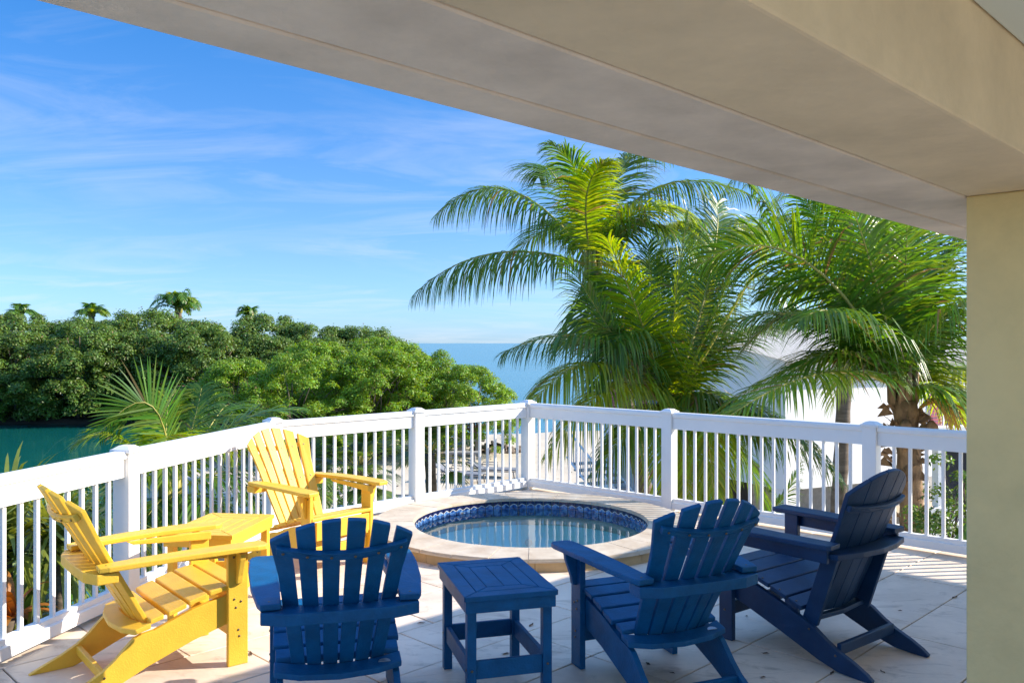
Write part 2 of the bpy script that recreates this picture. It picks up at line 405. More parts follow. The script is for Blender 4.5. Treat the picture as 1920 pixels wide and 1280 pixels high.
# ---------------------------------------------------------------- porch roof, column, back wall
DZ = .49; Z0 = EYE + DZ
bA, bB, bC, bD = -1.348, -1.21, -.951, -.63
A0, A1 = -1.2, 8.85
def abf(a_, b_, z): return (*ab(a_, b_), z)
def abox(a0, a1, b0, b1, z0, z1, bev=0.004, seg=1):
    return prism([(a0, b0), (a1, b0), (a1, b1), (a0, b1)], z0, z1, f=abf, bev=bev, seg=seg)
roof = link('roof', abox(A0, A1, bD + .004, 3.0, Z0 + .28, Z0 + .55), m_ceil, kind='structure', label='pale painted porch ceiling above the deck')
link('eave_soffit', abox(A0, A1, bB + .006, bC - .002, Z0, Z0 + .15), m_eave, parent=roof)
link('eave_soffit', abox(A0, A1, bA, bB - .006, Z0, Z0 + .15), m_eave, parent=roof)
link('drip_groove', abox(A0, A1, bB - .0055, bB + .0055, Z0 + .012, Z0 + .14, bev=0), m_eave, parent=roof)
link('ceiling_beam', abox(A0, A1, bC, bD, Z0 + .003, Z0 + .50, bev=.008, seg=2), m_beam, parent=roof)
a_col = 3.105
link('column', abox(a_col, a_col + .34, bC + .002, bD - .0, -.01, Z0 + .0025, bev=.01, seg=3), m_stucco, kind='structure', label='cream stucco column holding the porch beam')
link('house_wall', abox(3.0, A1, 3.6, 3.8, -.01, Z0 + .278), m_stucco, kind='structure')

# ---------------------------------------------------------------- railing
rail = thing('deck_railing', 'white vinyl railing with square balusters round the deck edge', 'railing')
bal_me = None
def post(p, dirv):
    ang = math.atan2(dirv.y, dirv.x)
    me = bpy.data.meshes.get('post_mesh')
    if me is None:
        me = box(-.052, .052, -.052, .052, -.01, .885, bev=.005); me.name = 'post_mesh'
        bm = bmesh.new(); s = .064
        box_bm(bm, -s, s, -s, s, .872, .893)
        bmesh.ops.recalc_face_normals(bm, faces=bm.faces); bevel(bm, .004, 2)
        v = [bm.verts.new((x, y, .8935)) for x, y in ((-.056, -.056), (.056, -.056), (.056, .056), (-.056, .056))]
        q = [bm.verts.new((x, y, .912)) for x, y in ((-.03, -.03), (.03, -.03), (.03, .03), (-.03, .03))]
        for i in range(4): bm.faces.new((v[i], v[(i + 1) % 4], q[(i + 1) % 4], q[i]))
        bm.faces.new(q); bm.faces.new(v[::-1])
        cm_ = bm_mesh(bm); cm_.name = 'cap_mesh'
    o = link('post', me, m_post, parent=rail, loc=(p.x, p.y, 0), rz=ang)
    link('post_cap', bpy.data.meshes['cap_mesh'], m_post, parent=o)
def section(p, q, nb):
    d = (q - p).normalized(); L = (q - p).length; nrm = Vector((-d.y, d.x)); a0, a1 = .053, L - .053
    prof_top = [(-.026, .735), (.026, .735), (.026, .835), (.040, .842), (.042, .868), (.032, .884), (-.032, .884), (-.042, .868), (-.040, .842), (-.026, .835)]
    prof_bot = [(-.042, .028), (.042, .028), (.042, .085), (.024, .088), (.024, .118), (-.024, .118), (-.024, .088), (-.042, .085)]
    for nm, pr in (('top_rail', prof_top), ('bottom_rail', prof_bot)):
        me = prism(pr, a0, a1, f=lambda s, z, a: (p.x + d.x * a + nrm.x * s, p.y + d.y * a + nrm.y * s, z), bev=.0025, seg=2)
        link(nm, me, m_vinyl, parent=rail)
    bmsh = bpy.data.meshes.get('baluster_mesh')
    if bmsh is None:
        bmsh = box(-.0115, .0115, -.0115, .0115, .112, .742, bev=.003, seg=1); bmsh.name = 'baluster_mesh'
    for i in range(nb):
        c_ = p + d * (a0 + (a1 - a0) * (i + 1) / (nb + 1))
        link('baluster', bmsh, m_vinyl, parent=rail, loc=(c_.x, c_.y, 0), rz=math.atan2(d.y, d.x))
for a_, b_, n_ in ((P5, P4, 15), (P4, P3, 15), (P3, P2, 15), (P2, P1, 12), (P1, CR, 12), (CR, R1_, 15), (R1_, R2_, 15), (R2_, R3_, 14), (R3_, R4_, 14)):
    section(a_, b_, n_)
for p_, d_ in ((P5, P4 - P5), (P4, P3 - P4), (P3, P3 - P4), (P2, P1 - P2), (P1, CR - P1), (CR, R1_ - CR), (R1_, R2_ - R1_), (R2_, rd), (R3_, rd), (R4_, rd)):
    post(p_, d_)

# ================================================================== SPA
spa = thing('hot_tub', 'round sunken hot tub with travertine coping and blue tile band', 'hot tub', (SPA.x, SPA.y, 0))
def ring_seg(r0, r1, t0, t1, z0, z1, n=4, bev=.003, seg=2):
    ins = [(r0 * math.cos(t0 + (t1 - t0) * i / n), r0 * math.sin(t0 + (t1 - t0) * i / n)) for i in range(n + 1)]
    ous = [(r1 * math.cos(t0 + (t1 - t0) * i / n), r1 * math.sin(t0 + (t1 - t0) * i / n)) for i in range(n + 1)][::-1]
    bm = bmesh.new(); prism(ins + ous, z0, z1, bm=bm)
    bmesh.ops.recalc_face_normals(bm, faces=bm.faces)
    es = [e for e in bm.edges if e.calc_face_angle(0) > .9]
    if bev > .008: es = [e for e in es if e.verts[0].co.z > (z0 + z1) / 2 and e.verts[1].co.z > (z0 + z1) / 2 and abs(e.verts[0].co.xy.length - e.verts[1].co.xy.length) < .001]
    bmesh.ops.bevel(bm, geom=es, offset=bev, segments=seg, affect='EDGES', clamp_overlap=True)
    return bm_mesh(bm)
NC = 30; ang = R(4)
link('mortar_bed', ring_seg(RI + .006, RO - .006, 0, 2 * math.pi - .0001, .0662, .086, n=90, bev=.0001, seg=1), m_cope, parent=spa)
for i in range(NC):
    t0, t1 = ang + 2 * math.pi * i / NC, ang + 2 * math.pi * (i + 1) / NC
    me = ring_seg(RI, RO, t0 + .0022, t1 - .0022, .0666, .09 + rnd.uniform(-.0008, .0008), bev=.011, seg=3)
    link('coping_stone', me, m_cope, parent=spa)
for i in range(20):
    t0, t1 = 2 * math.pi * i / 20, 2 * math.pi * (i + 1) / 20
    link('riser_stone', ring_seg(RO - .14, RO - .018, t0 + .001, t1 - .001, -.005, .066, n=5, bev=.001, seg=1), m_riser, parent=spa)
# shell with a bench
prof = [(RI + .16, .045), (RI + .035, .045), (RI + .03, -.15), (RI, -.18), (.90, -.55), (.48, -.56), (.45, -.95), (0.001, -1.0)]
bm = bmesh.new(); rings = [[bm.verts.new((r * math.cos(2 * math.pi * k / 72), r * math.sin(2 * math.pi * k / 72), z)) for k in range(72)] for r, z in prof]
for a_, b_ in zip(rings, rings[1:]):
    for k in range(72): bm.faces.new((a_[k], b_[k], b_[(k + 1) % 72], a_[(k + 1) % 72])).smooth = True
link('shell', bm_mesh(bm), m_shell, parent=spa)
bm = bmesh.new(); bm.faces.new([bm.verts.new(((RI + .028) * math.cos(2 * math.pi * k / 72), (RI + .028) * math.sin(2 * math.pi * k / 72), -.008)) for k in range(72)])
link('water_surface', bm_mesh(bm), m_spaw, parent=spa)
# glazed tiles: navy above a wavy white line, mottled blue below
def tile_mats():
    res = []
    for wave in (True, False):
        m = bpy.data.materials.new('wave_tile' if wave else 'blue_tile'); m.use_nodes = True; t = m.node_tree; p = t.nodes['Principled BSDF']
        p.inputs['Roughness'].default_value = .12; p.inputs['Coat Weight'].default_value = .5
        g = N(t, 'ShaderNodeTexCoord'); pos = N(t, 'ShaderNodeNewGeometry')
        n = N(t, 'ShaderNodeTexNoise'); n.inputs['Scale'].default_value = 26; n.inputs['Detail'].default_value = 4; t.links.new(pos.outputs['Position'], n.inputs['Vector'])
        cr_ = N(t, 'ShaderNodeValToRGB'); cr_.color_ramp.elements[0].position = .34; cr_.color_ramp.elements[0].color = (.008, .018, .08, 1)
        cr_.color_ramp.elements[1].position = .66; cr_.color_ramp.elements[1].color = (.20, .36, .58, 1)
        e = cr_.color_ramp.elements.new(.5); e.color = (.025, .10, .32, 1)
        e = cr_.color_ramp.elements.new(.74); e.color = (.20, .13, .10, 1)
        t.links.new(n.outputs[0], cr_.inputs[0]); col = cr_.outputs[0]
        if wave:
            s = N(t, 'ShaderNodeSeparateXYZ'); t.links.new(g.outputs['Object'], s.inputs[0])
            ph = M2(t, 'MULTIPLY', s.outputs['Y'], 2 * math.pi / .0755)
            wv = M2(t, 'MULTIPLY', M2(t, 'COSINE', ph, None), .0085)
            dz = M2(t, 'SUBTRACT', M2(t, 'SUBTRACT', s.outputs['Z'], .052), wv)
            top = M2(t, 'GREATER_THAN', dz, 0.0)
            x = N(t, 'ShaderNodeMix', data_type='RGBA'); x.inputs[7].default_value = (.006, .008, .07, 1); t.links.new(top, x.inputs[0]); t.links.new(col, x.inputs[6])
            ln = M2(t, 'LESS_THAN', M2(t, 'ABSOLUTE', dz, None), .0028)
            y = N(t, 'ShaderNodeMix', data_type='RGBA'); y.inputs[7].default_value = (.62, .60, .52, 1); t.links.new(ln, y.inputs[0]); t.links.new(x.outputs[2], y.inputs[6]); col = y.outputs[2]
        t.links.new(col, p.inputs['Base Color']); res.append(m)
    return res
m_wave, m_btile = tile_mats()
NT = 77; th = 2 * math.pi / NT; wdt = th * (RI + .02)
tm1 = box(-.002, .010, -wdt / 2 + .003, wdt / 2 - .003, .023, .0875, bev=.0012, seg=1)
tm2 = box(-.002, .010, -wdt / 2 + .003, wdt / 2 - .003, -.045, .0195, bev=.0012, seg=1)
gr = link('tile_grout', ring_seg(RI + .0195, RI + .034, 0, 2 * math.pi - .0001, -.15, .0658, n=90, bev=0.0001, seg=1), mat('tile_grout', (.55, .53, .46), .8), parent=spa)
for i in range(NT):
    a_ = i * th; loc = ((RI + .012) * math.cos(a_), (RI + .012) * math.sin(a_), 0)
    link('band_tile', tm1, m_wave, parent=spa, loc=(loc[0], loc[1], -.0215), rz=a_)
    link('band_tile', tm2, m_btile, parent=spa, loc=(loc[0], loc[1], -.0215), rz=a_)
for a_, z_, rr in ((R(90), -.30, .035), (R(60), -.30, .02), (R(120), -.30, .02), (R(20), -.3, .02), (R(160), -.3, .02)):
    d_ = Vector((math.cos(a_), math.sin(a_), 0)); pp = d_ * .885 + Vector((0, 0, z_))
    link('jet', tube_mesh([pp, pp - d_ * .02], [rr, rr], 16), mat('jet_plastic', (.75, .76, .72), .4), parent=spa)
bm = bmesh.new(); tube(bm, [(-.12, -.25, -.985), (-.12, -.25, -.955), (-.12, -.25, -.945)], [.12, .11, .05], 20)
link('drain_cover', bm_mesh(bm), mat('jet_plastic', (.75, .76, .72), .4), parent=spa)

# ================================================================== CHAIRS
def arc_brace(tmax, fcurve, depth, n=14, endr=.0):
    """plan outline (x, y-depth) of a board whose front follows the curved back"""
    fr = [(-tmax + 2 * tmax * i / n, fcurve(-tmax + 2 * tmax * i / n)) for i in range(n + 1)]
    bk = [(x, y - depth) for x, y in fr][::-1]
    return fr + bk
def screw_at(par, pos, axis, m=None):
    me = bpy.data.meshes.get('screw_mesh')
    if me is None:
        me = tube_mesh([(0, 0, 0), (0, 0, .002), (0, 0, .0035)], [.0058, .0052, .003], 10); me.name = 'screw_mesh'
    o = link('screw', me, m or m_screw, parent=par); o.location = pos
    o.rotation_euler = Vector(axis).to_track_quat('Z', 'Y').to_euler()
def side_f(x0, sgn):  # polygon in (y,z), extruded along x
    return lambda y, z, d: (sgn * (x0 + d), y, z)

def stringer_poly():
    top = [(.035, .345), (-.20, .292), (-.37, .232), (-.425, .225), (-.455, .212), (-.49, .18), (-.53, .138), (-.58, .098), (-.65, .06), (-.72, .03), (-.775, .004), (-.78, .0)]
    bot = [(-.70, .0), (-.60, .0), (-.52, .025), (-.40, .078), (-.2, .15), (0, .205), (.035, .214)]
    return top + bot

def make_chair(name, label, m, group, loc, rz):
    T = thing(name, label, 'chair', loc, rz, group)
    BB, TT = Vector((0, -.405, .245)), Vector((0, -.775, .885))   # back bottom / top centre line
    S = (TT - BB); Ls = S.length; S.normalize(); Nn = Vector((0, S.z, -S.y))        # forward normal of the back
    curv = lambda t: .060 * (t / .27) ** 2
    def fb(t, s, d):
        k = curv(t); p_ = BB + S * s + Nn * (k + d); return (t, p_.y, p_.z)
    # seat slats
    path = [(.045, .352), (-.05, .347), (-.15, .322), (-.25, .292), (-.33, .268)]
    ys = [.010, -.086, -.180, -.272, -.358]
    zs = [.368, .358, .335, .306, .279]
    sl_ = [.06, .16, .27, .31, .26]
    for i in range(5):
        ca, sa = math.cos(math.atan(sl_[i])), math.sin(math.atan(sl_[i])); hw = .042 if i < 4 else .030
        y0, z0 = ys[i], zs[i]
        x_ = .248 if i < 4 else .238
        me = prism([(-x_, -hw), (x_, -hw), (x_, hw), (-x_, hw)], -.011, .011, f=lambda x, v, d: (x, y0 + v * ca - d * sa * 0, z0 + v * sa + d), bev=.005, seg=2)
        link('seat_slat', me, m, parent=T)
    # apron and stretchers
    link('front_apron', box(-.219, .219, .036, .058, .235, .352), m, parent=T)
    link('front_stretcher', box(-.235, .235, -.012, .012, .115, .185), m, parent=T)
    link('rear_stretcher', box(-.21, .21, -.585, -.563, .052, .092), m, parent=T)
    for sgn in (-1, 1):
        lg = link('front_leg', prism([(-.048, 0), (.046, 0), (.046, .530), (-.048, .530)], 0, .028, f=side_f(.236, sgn)), m, parent=T)
        for (y_, z_) in ((-.02, .31), (.012, .295), (-.012, .27), (0, .165), (.004, .135), (-.022, .505), (.025, .505)):
            screw_at(lg, (sgn * .264, y_, z_), (sgn, 0, 0))
        link('arm_bracket', prism([(.2645, .529), (.322, .529), (.318, .50), (.305, .465), (.29, .42), (.284, .385), (.2645, .38)], -.014, .014, f=lambda x, z, d: (sgn * x, d + .0, z)), m, parent=T)
        sr = link('stringer', prism(stringer_poly(), 0, .026, f=side_f(.2085, sgn)), m, parent=T)
        screw_at(sr, (sgn * .2345, -.575, .072), (sgn, 0, 0))
        ol = [(.215, -.605), (.288, -.610), (.302, -.57), (.330, -.38), (.347, -.15), (.350, .06), (.342, .10), (.324, .122), (.255, .122), (.240, .108), (.233, .08), (.230, -.20), (.222, -.40)]
        armf = lambda x, y, z: (sgn * x, y, z + .012 * math.cos(min(1, max(-1, (y + .2) / .42)) * 1.4))
        bm = bmesh.new(); ol2 = []
        for i in range(len(ol)):
            a_, b_ = Vector(ol[i]), Vector(ol[(i + 1) % len(ol)]); k = max(1, int((b_ - a_).length / .06))
            for j in range(k): ol2.append(tuple(a_.lerp(b_, j / k)))
        ar = link('armrest', prism(ol2, .5305, .554, f=armf, bev=.005, seg=2), m, parent=T)
        screw_at(ar, (sgn * .258, -.575, .5555), (0, 0, 1), m_emblem)
        link('arm_support', prism([(.05, .534), (-.02, .538), (-.22, .5405), (-.36, .5395), (-.33, .522), (-.05, .500), (.05, .494)], 0, .02, f=lambda y, z, d: (sgn * (.215 + d), y, z)), m, parent=T)
    # back slats
    nb = 6
    for k in range(nb):
        c0 = (k - 2.5)
        tb, tt = c0 * .0605, c0 * .0890
        wb, wt = .0265, .0328
        stop = lambda t: Ls - .125 * (t / .25) ** 2
        l0, l1 = tb - wb, tb + wb
        s1l, s1r = stop(tt - wt), stop(tt + wt)
        pol = [(l0, 0), (l1, 0)]
        for j in range(1, 4): pol.append((l1 + (tt + wt - l1) * j / 4 * (s1r / Ls), s1r * j / 4))
        for j in range(5):
            t_ = tt + wt - 2 * wt * j / 4; pol.append((t_, stop(t_)))
        for j in range(3, 0, -1): pol.append((l0 + (tt - wt - l0) * j / 4 * (s1l / Ls), s1l * j / 4))
        bs = link('back_slat', prism(pol, -.010, .010, f=fb, bev=.004, seg=2), m, parent=T)
        for s_ in (.335, .575):
            tx = tb + (tt - tb) * s_ / Ls; q_ = fb(tx, s_, .0102); screw_at(bs, q_, (0, Nn.y, Nn.z))
        q_ = fb(tb + (tt - tb) * .59 / Ls, .59, -.0335); screw_at(bs, q_, (0, -Nn.y, -Nn.z))
    # upper brace: strip behind the slats
    n_ = 14; tm = .232
    fr = [(-tm + 2 * tm * i / n_) for i in range(n_ + 1)]
    bm = bmesh.new()
    pol = [(t_, .575) for t_ in fr] + [(t_, .607) for t_ in fr[::-1]]
    link('upper_brace', prism(pol, -.032, -.0105, f=fb, bev=.004, seg=2), m, parent=T)
    # arm-level brace: thick horizontal board
    s_ = (.507 - BB.z) / S.z; yb = BB.y + S.y * s_
    fc = lambda t: yb - .014 + curv(t) / Nn.y if abs(t) < .22 else yb - .014 + curv(.22)
    pol = []
    xs_ = [-.288, -.224] + [-.205 + .41 * i / 12 for i in range(13)] + [.224, .288]
    pol = [(x, fc(x)) for x in xs_] + [(.288, yb - .085 + .025), (.2, yb - .095), (0, yb - .10), (-.2, yb - .095), (-.288, yb - .085 + .025)]
    ab_ = link('arm_brace', prism(pol, .484, .5295, bev=.005, seg=2), m, parent=T)
    # rear seat board with the little half-round emblem
    pol = [(-.243, -.385), (-.18, -.408), (-.09, -.425), (0, -.430), (.09, -.425), (.18, -.408), (.243, -.385), (.243, -.452), (.15, -.485), (0, -.500), (-.15, -.485), (-.243, -.452)]
    rb = link('rear_seat_board', prism(pol, -.012, .012, f=lambda x, y, d: (x, y, .247 + (y + .43) * .25 + d), bev=.005, seg=2), m, parent=T)
    hp = [(.175 + .024 * math.cos(a_), -.452 + .020 * math.sin(a_)) for a_ in [math.pi * i / 10 for i in range(11)]]
    if m is m_blue:
        link('emblem', prism(hp, 0.0125, .0145, f=lambda x, y, d: (x, y, .247 + (y + .43) * .25 + d), bev=0), m_emblem, parent=rb)
    return T
def heading(fx, fy): return math.atan2(-fx, fy)     # local +y -> (fx,fy)
gch = 'yellow adirondack chairs'
y1 = make_chair('adirondack_chair', 'yellow adirondack chair by the railing, seen from its side, left of the yellow table', m_yel, gch, (-1.445, 4.185, 0), heading(.77, .64))
y2 = copy_tree(y1, label='yellow adirondack chair with its back to the railing, facing the camera beyond the yellow table', loc=(-1.15, 5.65, 0), rz=heading(.77, -.64))
b1 = make_chair('adirondack_chair', 'bright blue adirondack chair seen from behind, left of the blue side table', m_blue, 'bright blue adirondack chairs', (-.785, 3.735, 0), heading(-.257, .967))
b2 = copy_tree(b1, label='bright blue adirondack chair between the blue side table and the dark navy chair', loc=(.539, 4.067, 0), rz=heading(-.383, .924))

def make_navy(loc, rz):
    m = m_navy
    T = thing('adirondack_chair', 'dark navy adirondack chair with close slats and rear struts, beside the column', 'chair', loc, rz)
    BB, TT = Vector((0, -.43, .215)), Vector((0, -.72, .915)); S = TT - BB; Ls = S.length; S.normalize(); Nn = Vector((0, S.z, -S.y))
    curv = lambda t: .05 * (t / .3) ** 2
    def fb(t, s, d):
        p_ = BB + S * s + Nn * (curv(t) + d); return (t, p_.y, p_.z)
    for i in range(5):
        yy = [.01, -.088, -.186, -.284, -.375][i]; zz = [.375, .361, .331, .296, .262][i]; sp = [.04, .22, .33, .37, .37][i]
        ca, sa = math.cos(math.atan(sp)), math.sin(math.atan(sp)); hw = .0475 if i < 4 else .038
        me = prism([(-.268, -hw), (.268, -hw), (.268, hw), (-.268, hw)], -.011, .011, f=lambda x, v, d: (x, yy + v * ca, zz + v * sa + d), bev=.005, seg=2)
        sl2 = link('seat_slat', me, m, parent=T)
        for x_ in (-.25, .25): screw_at(sl2, (x_, yy, zz + .0112), (0, 0, 1), m_metal)
    link('front_apron', box(-.22, .22, .03, .052, .25, .36), m, parent=T)
    link('front_stretcher', box(-.235, .235, -.012, .010, .12, .185), m, parent=T)
    link('rear_stretcher', box(-.238, .238, -.60, -.578, .075, .125), m, parent=T)
    spoly = [(.04, .352), (-.05, .345), (-.3, .255), (-.42, .205), (-.48, .178), (-.54, .135), (-.60, .10), (-.68, .065), (-.735, .035), (-.765, .012), (-.76, 0), (-.70, 0), (-.60, .006), (-.50, .035), (-.30, .115), (-.1, .19), (.04, .235)]
    m_bolt = mat('bolt_steel', (.55, .52, .5), .3, metal=.9)
    for sgn in (-1, 1):
        lg = link('front_leg', prism([(-.04, 0), (.04, 0), (.04, .562), (-.04, .562)], 0, .03, f=side_f(.270, sgn)), m, parent=T)
        for y_, z_ in ((.0, .30), (.004, .15), (.0, .53)): screw_at(lg, (sgn * .3005, y_, z_), (sgn, 0, 0), m_bolt)
        sr = link('stringer', prism(spoly, 0, .028, f=side_f(.2415, sgn)), m, parent=T)
        for y_, z_ in ((-.455, .165), (-.59, .078)): screw_at(sr, (sgn * .270, y_, z_), (sgn, 0, 0), m_bolt)
        ol = [(.245, -.60), (.33, -.605), (.345, -.59), (.385, -.10), (.385, .10), (.375, .115), (.265, .115), (.255, .10), (.255, -.30)]
        link('armrest', prism(ol, .5635, .588, f=lambda x, y, z: (sgn * x, y, z), bev=.005), m, parent=T)
        link('arm_support', prism([(.04, .5625), (-.58, .5625), (-.58, .50), (.04, .50)], 0, .022, f=side_f(.302, sgn)), m, parent=T)
        # rear strut from the arm brace to the stringer
        link('rear_strut', prism([(-.40, .20), (-.475, .175), (-.585, .515), (-.505, .515)], 0, .024, f=side_f(.2155, sgn)), m, parent=T)
    nb = 5
    stop = lambda t: Ls - .135 * (t / .27) ** 2
    for k in range(nb):
        c0 = k - 2; tb, tt = c0 * .083, c0 * .103; wb, wt = .0400, .0500
        l0, l1 = tb - wb, tb + wb; pol = [(l0, 0), (l1, 0)]
        s1r, s1l = stop(tt + wt), stop(tt - wt)
        for j in (1, 2, 3): pol.append((l1 + (tt + wt - l1) * j / 4 * (s1r / Ls), s1r * j / 4))
        for j in range(5):
            t_ = tt + wt - 2 * wt * j / 4; pol.append((t_, stop(t_)))
        for j in (3, 2, 1): pol.append((l0 + (tt - wt - l0) * j / 4 * (s1l / Ls), s1l * j / 4))
        link('back_slat', prism(pol, -.011, .011, f=fb, bev=.004), m, parent=T)
    fr = [-.245 + .49 * i / 14 for i in range(15)]
    link('upper_brace', prism([(t_, .560) for t_ in fr] + [(t_, .590) for t_ in fr[::-1]], -.034, -.0115, f=fb, bev=.006, seg=3), m, parent=T)
    s_ = (.53 - BB.z) / S.z; yb = BB.y + S.y * s_
    xs_ = [-.30] + [-.24 + .48 * i / 12 for i in range(13)] + [.30]
    pol = [(x, yb - .014 + curv(min(abs(x), .24))) for x in xs_] + [(.30, yb - .06), (.15, yb - .10), (0, yb - .115), (-.15, yb - .10), (-.30, yb - .06)]
    link('arm_brace', prism(pol, .517, .5445, bev=.005), m, parent=T)
    pol = [(-.213, -.40), (-.10, -.432), (0, -.438), (.10, -.432), (.213, -.40), (.213, -.455), (0, -.475), (-.213, -.455)]
    link('rear_seat_board', prism(pol, .19, .212, bev=.004), m, parent=T)
    return T
make_navy((1.318, 4.515, 0), heading(-.62, .785))

def make_table(label, m, loc, rz):
    T = thing('side_table', label, 'table', loc, rz)
    W, D = .200, .287       # half sizes
    z0, z1 = .455, .477; g = .0025
    # mitred frames then inner boards, as concentric rectangles
    def mitre(wo, do, wi, di):
        o = [(-wo, -do), (wo, -do), (wo, do), (-wo, do)]; i_ = [(-wi, -di), (wi, -di), (wi, di), (-wi, di)]
        for k in range(4):
            a_, b_, c_, d_ = Vector(o[k]), Vector(o[(k + 1) % 4]), Vector(i_[(k + 1) % 4]), Vector(i_[k])
            e = (b_ - a_).normalized() * g
            link('top_board', prism([tuple(a_ + e), tuple(b_ - e), tuple(c_ - e), tuple(d_ + e)], z0, z1, bev=.003), m, parent=T)
    mitre(W, D, W - .063, D - .063)
    mitre(W - .066, D - .066, W - .122, D - .122)
    for s in (-1, 1):
        x0, x1 = (.0015, W - .125) if s > 0 else (-(W - .125), -.0015)
        link('top_board', box(x0, x1, -(D - .125), D - .125, z0, z1, bev=.003), m, parent=T)
    for s in (-1, 1):
        link('apron', box(-W + .008, W - .008, s * (D - .018) - .010, s * (D - .018) + .010, .405, .4545), m, parent=T)
        link('apron', box(s * (W - .018) - .010, s * (W - .018) + .010, -D + .0285, D - .0285, .405, .4545), m, parent=T)
        link('stretcher', box(-W + .058, W - .058, s * (D - .050) - .010, s * (D - .050) + .010, .125, .200), m, parent=T)
        link('stretcher', box(s * (W - .038) - .010, s * (W - .038) + .010, -D + .0725, D - .0725, .125, .200), m, parent=T)
        for q in (-1, 1):
            lg = link('leg', box(s * (W - .038) - .0195, s * (W - .038) + .0195, q * (D - .050) - .0215, q * (D - .050) + .0215, 0, .4545), m, parent=T)
            screw_at(lg, (s * (W - .0185), q * (D - .05), .165), (s, 0, 0)); screw_at(lg, (s * (W - .038), q * (D - .0285), .165), (0, q, 0))
    return T
make_table('blue side table with mitred slat top between the two bright blue chairs', m_blue, (-.078, 3.764, 0), R(16))
make_table('yellow side table with slat top between the two yellow chairs', m_yel, (-1.653, 4.846, 0), R(-7))

# small things on the deck
for i, (px, py) in enumerate(((790, 1168), (996, 1172), (948, 1226), (1215, 1245), (1260, 1262), (1435, 1225), (1687, 1145), (1790, 1120), (1655, 1260), (1400, 1155), (470, 1226), (1115, 1190), (1430, 1270), (1560, 1262))):
    p_ = gp(px, py); bm = bmesh.new(); a_ = rnd.uniform(0, 6.28); L_ = rnd.uniform(.012, .032)
    d_ = Vector((math.cos(a_), math.sin(a_), 0)); n_ = Vector((-d_.y, d_.x, 0))
    vs = [bm.verts.new(p_ + d_ * L_ * u_ + n_ * L_ * v_ + Vector((0, 0, z_))) for u_, v_, z_ in ((-1, 0, .002), (-.3, .32, .006), (.5, .22, .004), (1, 0, .009), (.4, -.3, .004), (-.4, -.25, .007), (0, 0, .003))]
    for q in range(6): bm.faces.new((vs[q], vs[(q + 1) % 6], vs[6]))
    lab = ['by the blue side table', 'under the blue side table', 'under the blue side table, near its front', 'behind the middle blue chair', 'behind the middle blue chair, nearer the camera', 'beside the navy chair leg', 'beyond the navy chair', 'near the cream column', 'under the navy chair foot', 'near the navy chair front leg', 'beside the left yellow chair leg', 'in front of the middle blue chair leg', 'at the front edge of the view', 'near the navy chair rear foot'][i]
    link('fallen_leaf', bm_mesh(bm), m_debris, label='small dry brown leaf on the travertine ' + lab, cat='leaf', group='dry leaves scattered on the deck')
bm = bmesh.new(); tube(bm, [(0, 0, .0), (0, 0, .02), (0, .02, .05), (0, .05, .07)], [.05, .055, .045, .015], 12)
pt_ = gp(1838, 1105)
link('pool_toy', bm_mesh(bm), mat('teal_plastic', (.02, .25, .30), .4), loc=pt_, label='small teal plastic item mostly hidden behind the cream column', cat='toy')

# ================================================================== PALMS
def frond_mesh(pts, leaf, n=64, wid=.030, up=Vector((0, 0, 1)), roll=0., gdroop=.8, vee=.10, t0=.10, seed=0):
    """leaflet mesh and rachis mesh for a frond along the quadratic through pts (base, mid, tip)"""
    g = np.random.default_rng(seed)
    b, m_, e = pts; c_ = 2 * m_ - (b + e) * .5
    P = lambda t: b * (1 - t) ** 2 + c_ * 2 * t * (1 - t) + e * t * t
    D = lambda t: ((c_ - b) * 2 * (1 - t) + (e - c_) * 2 * t).normalized()
    verts, faces = [], []
    for sgn in (-1, 1):
        for i in range(n):
            t = t0 + (1 - t0) * (i + g.uniform(-.3, .3)) / (n - 1); t = min(max(t, 0), 1)
            p_, d_ = P(t), D(t)
            side = d_.cross(up)
            if side.length < .15: side = d_.cross(Vector((1, 0, .3)))
            side.normalize(); nrm = side.cross(d_).normalized()
            if roll: 
                q = Matrix.Rotation(roll, 3, d_); side = q @ side; nrm = q @ nrm
            u = (t - t0) / (1 - t0)
            ll = leaf * (min(1, (u + .12) / .3) ** .7) * (1 - .72 * max(0, (u - .45) / .55) ** 1.6) * g.uniform(.86, 1.08)
            ang = R(70 - 36 * u) + g.uniform(-.07, .07)
            dr = (side * sgn * math.sin(ang) + d_ * math.cos(ang) + nrm * (vee + g.uniform(-.1, .1))).normalized()
            wv = (d_ - dr * d_.dot(dr)).normalized()
            wv = (wv + nrm * g.uniform(-.35, .35) * sgn).normalized()
            hw = wid * .5 * (1 - .35 * u); k0 = len(verts); q = p_.copy()
            segs = 4; dd = dr.copy(); gd = gdroop * g.uniform(.6, 1.4)
            for s in range(segs + 1):
                ws = hw * (.55, 1.0, .9, .6, .06)[s]
                verts.append(q - wv * ws); verts.append(q + wv * ws)
                dd = (dd + Vector((0, 0, -gd * (s + .5) / segs))).normalized(); q = q + dd * (ll / segs)
            for s in range(segs): faces.append((k0 + 2 * s, k0 + 2 * s + 1, k0 + 2 * s + 3, k0 + 2 * s + 2))
    me = mesh_from(verts, faces)
    L = (b - m_).length + (m_ - e).length
    rm = tube_mesh([P(i / 10) for i in range(11)], [max(.004, .0078 * L * (1 - i / 10.6) ** .8) for i in range(11)], 5)
    return me, rm

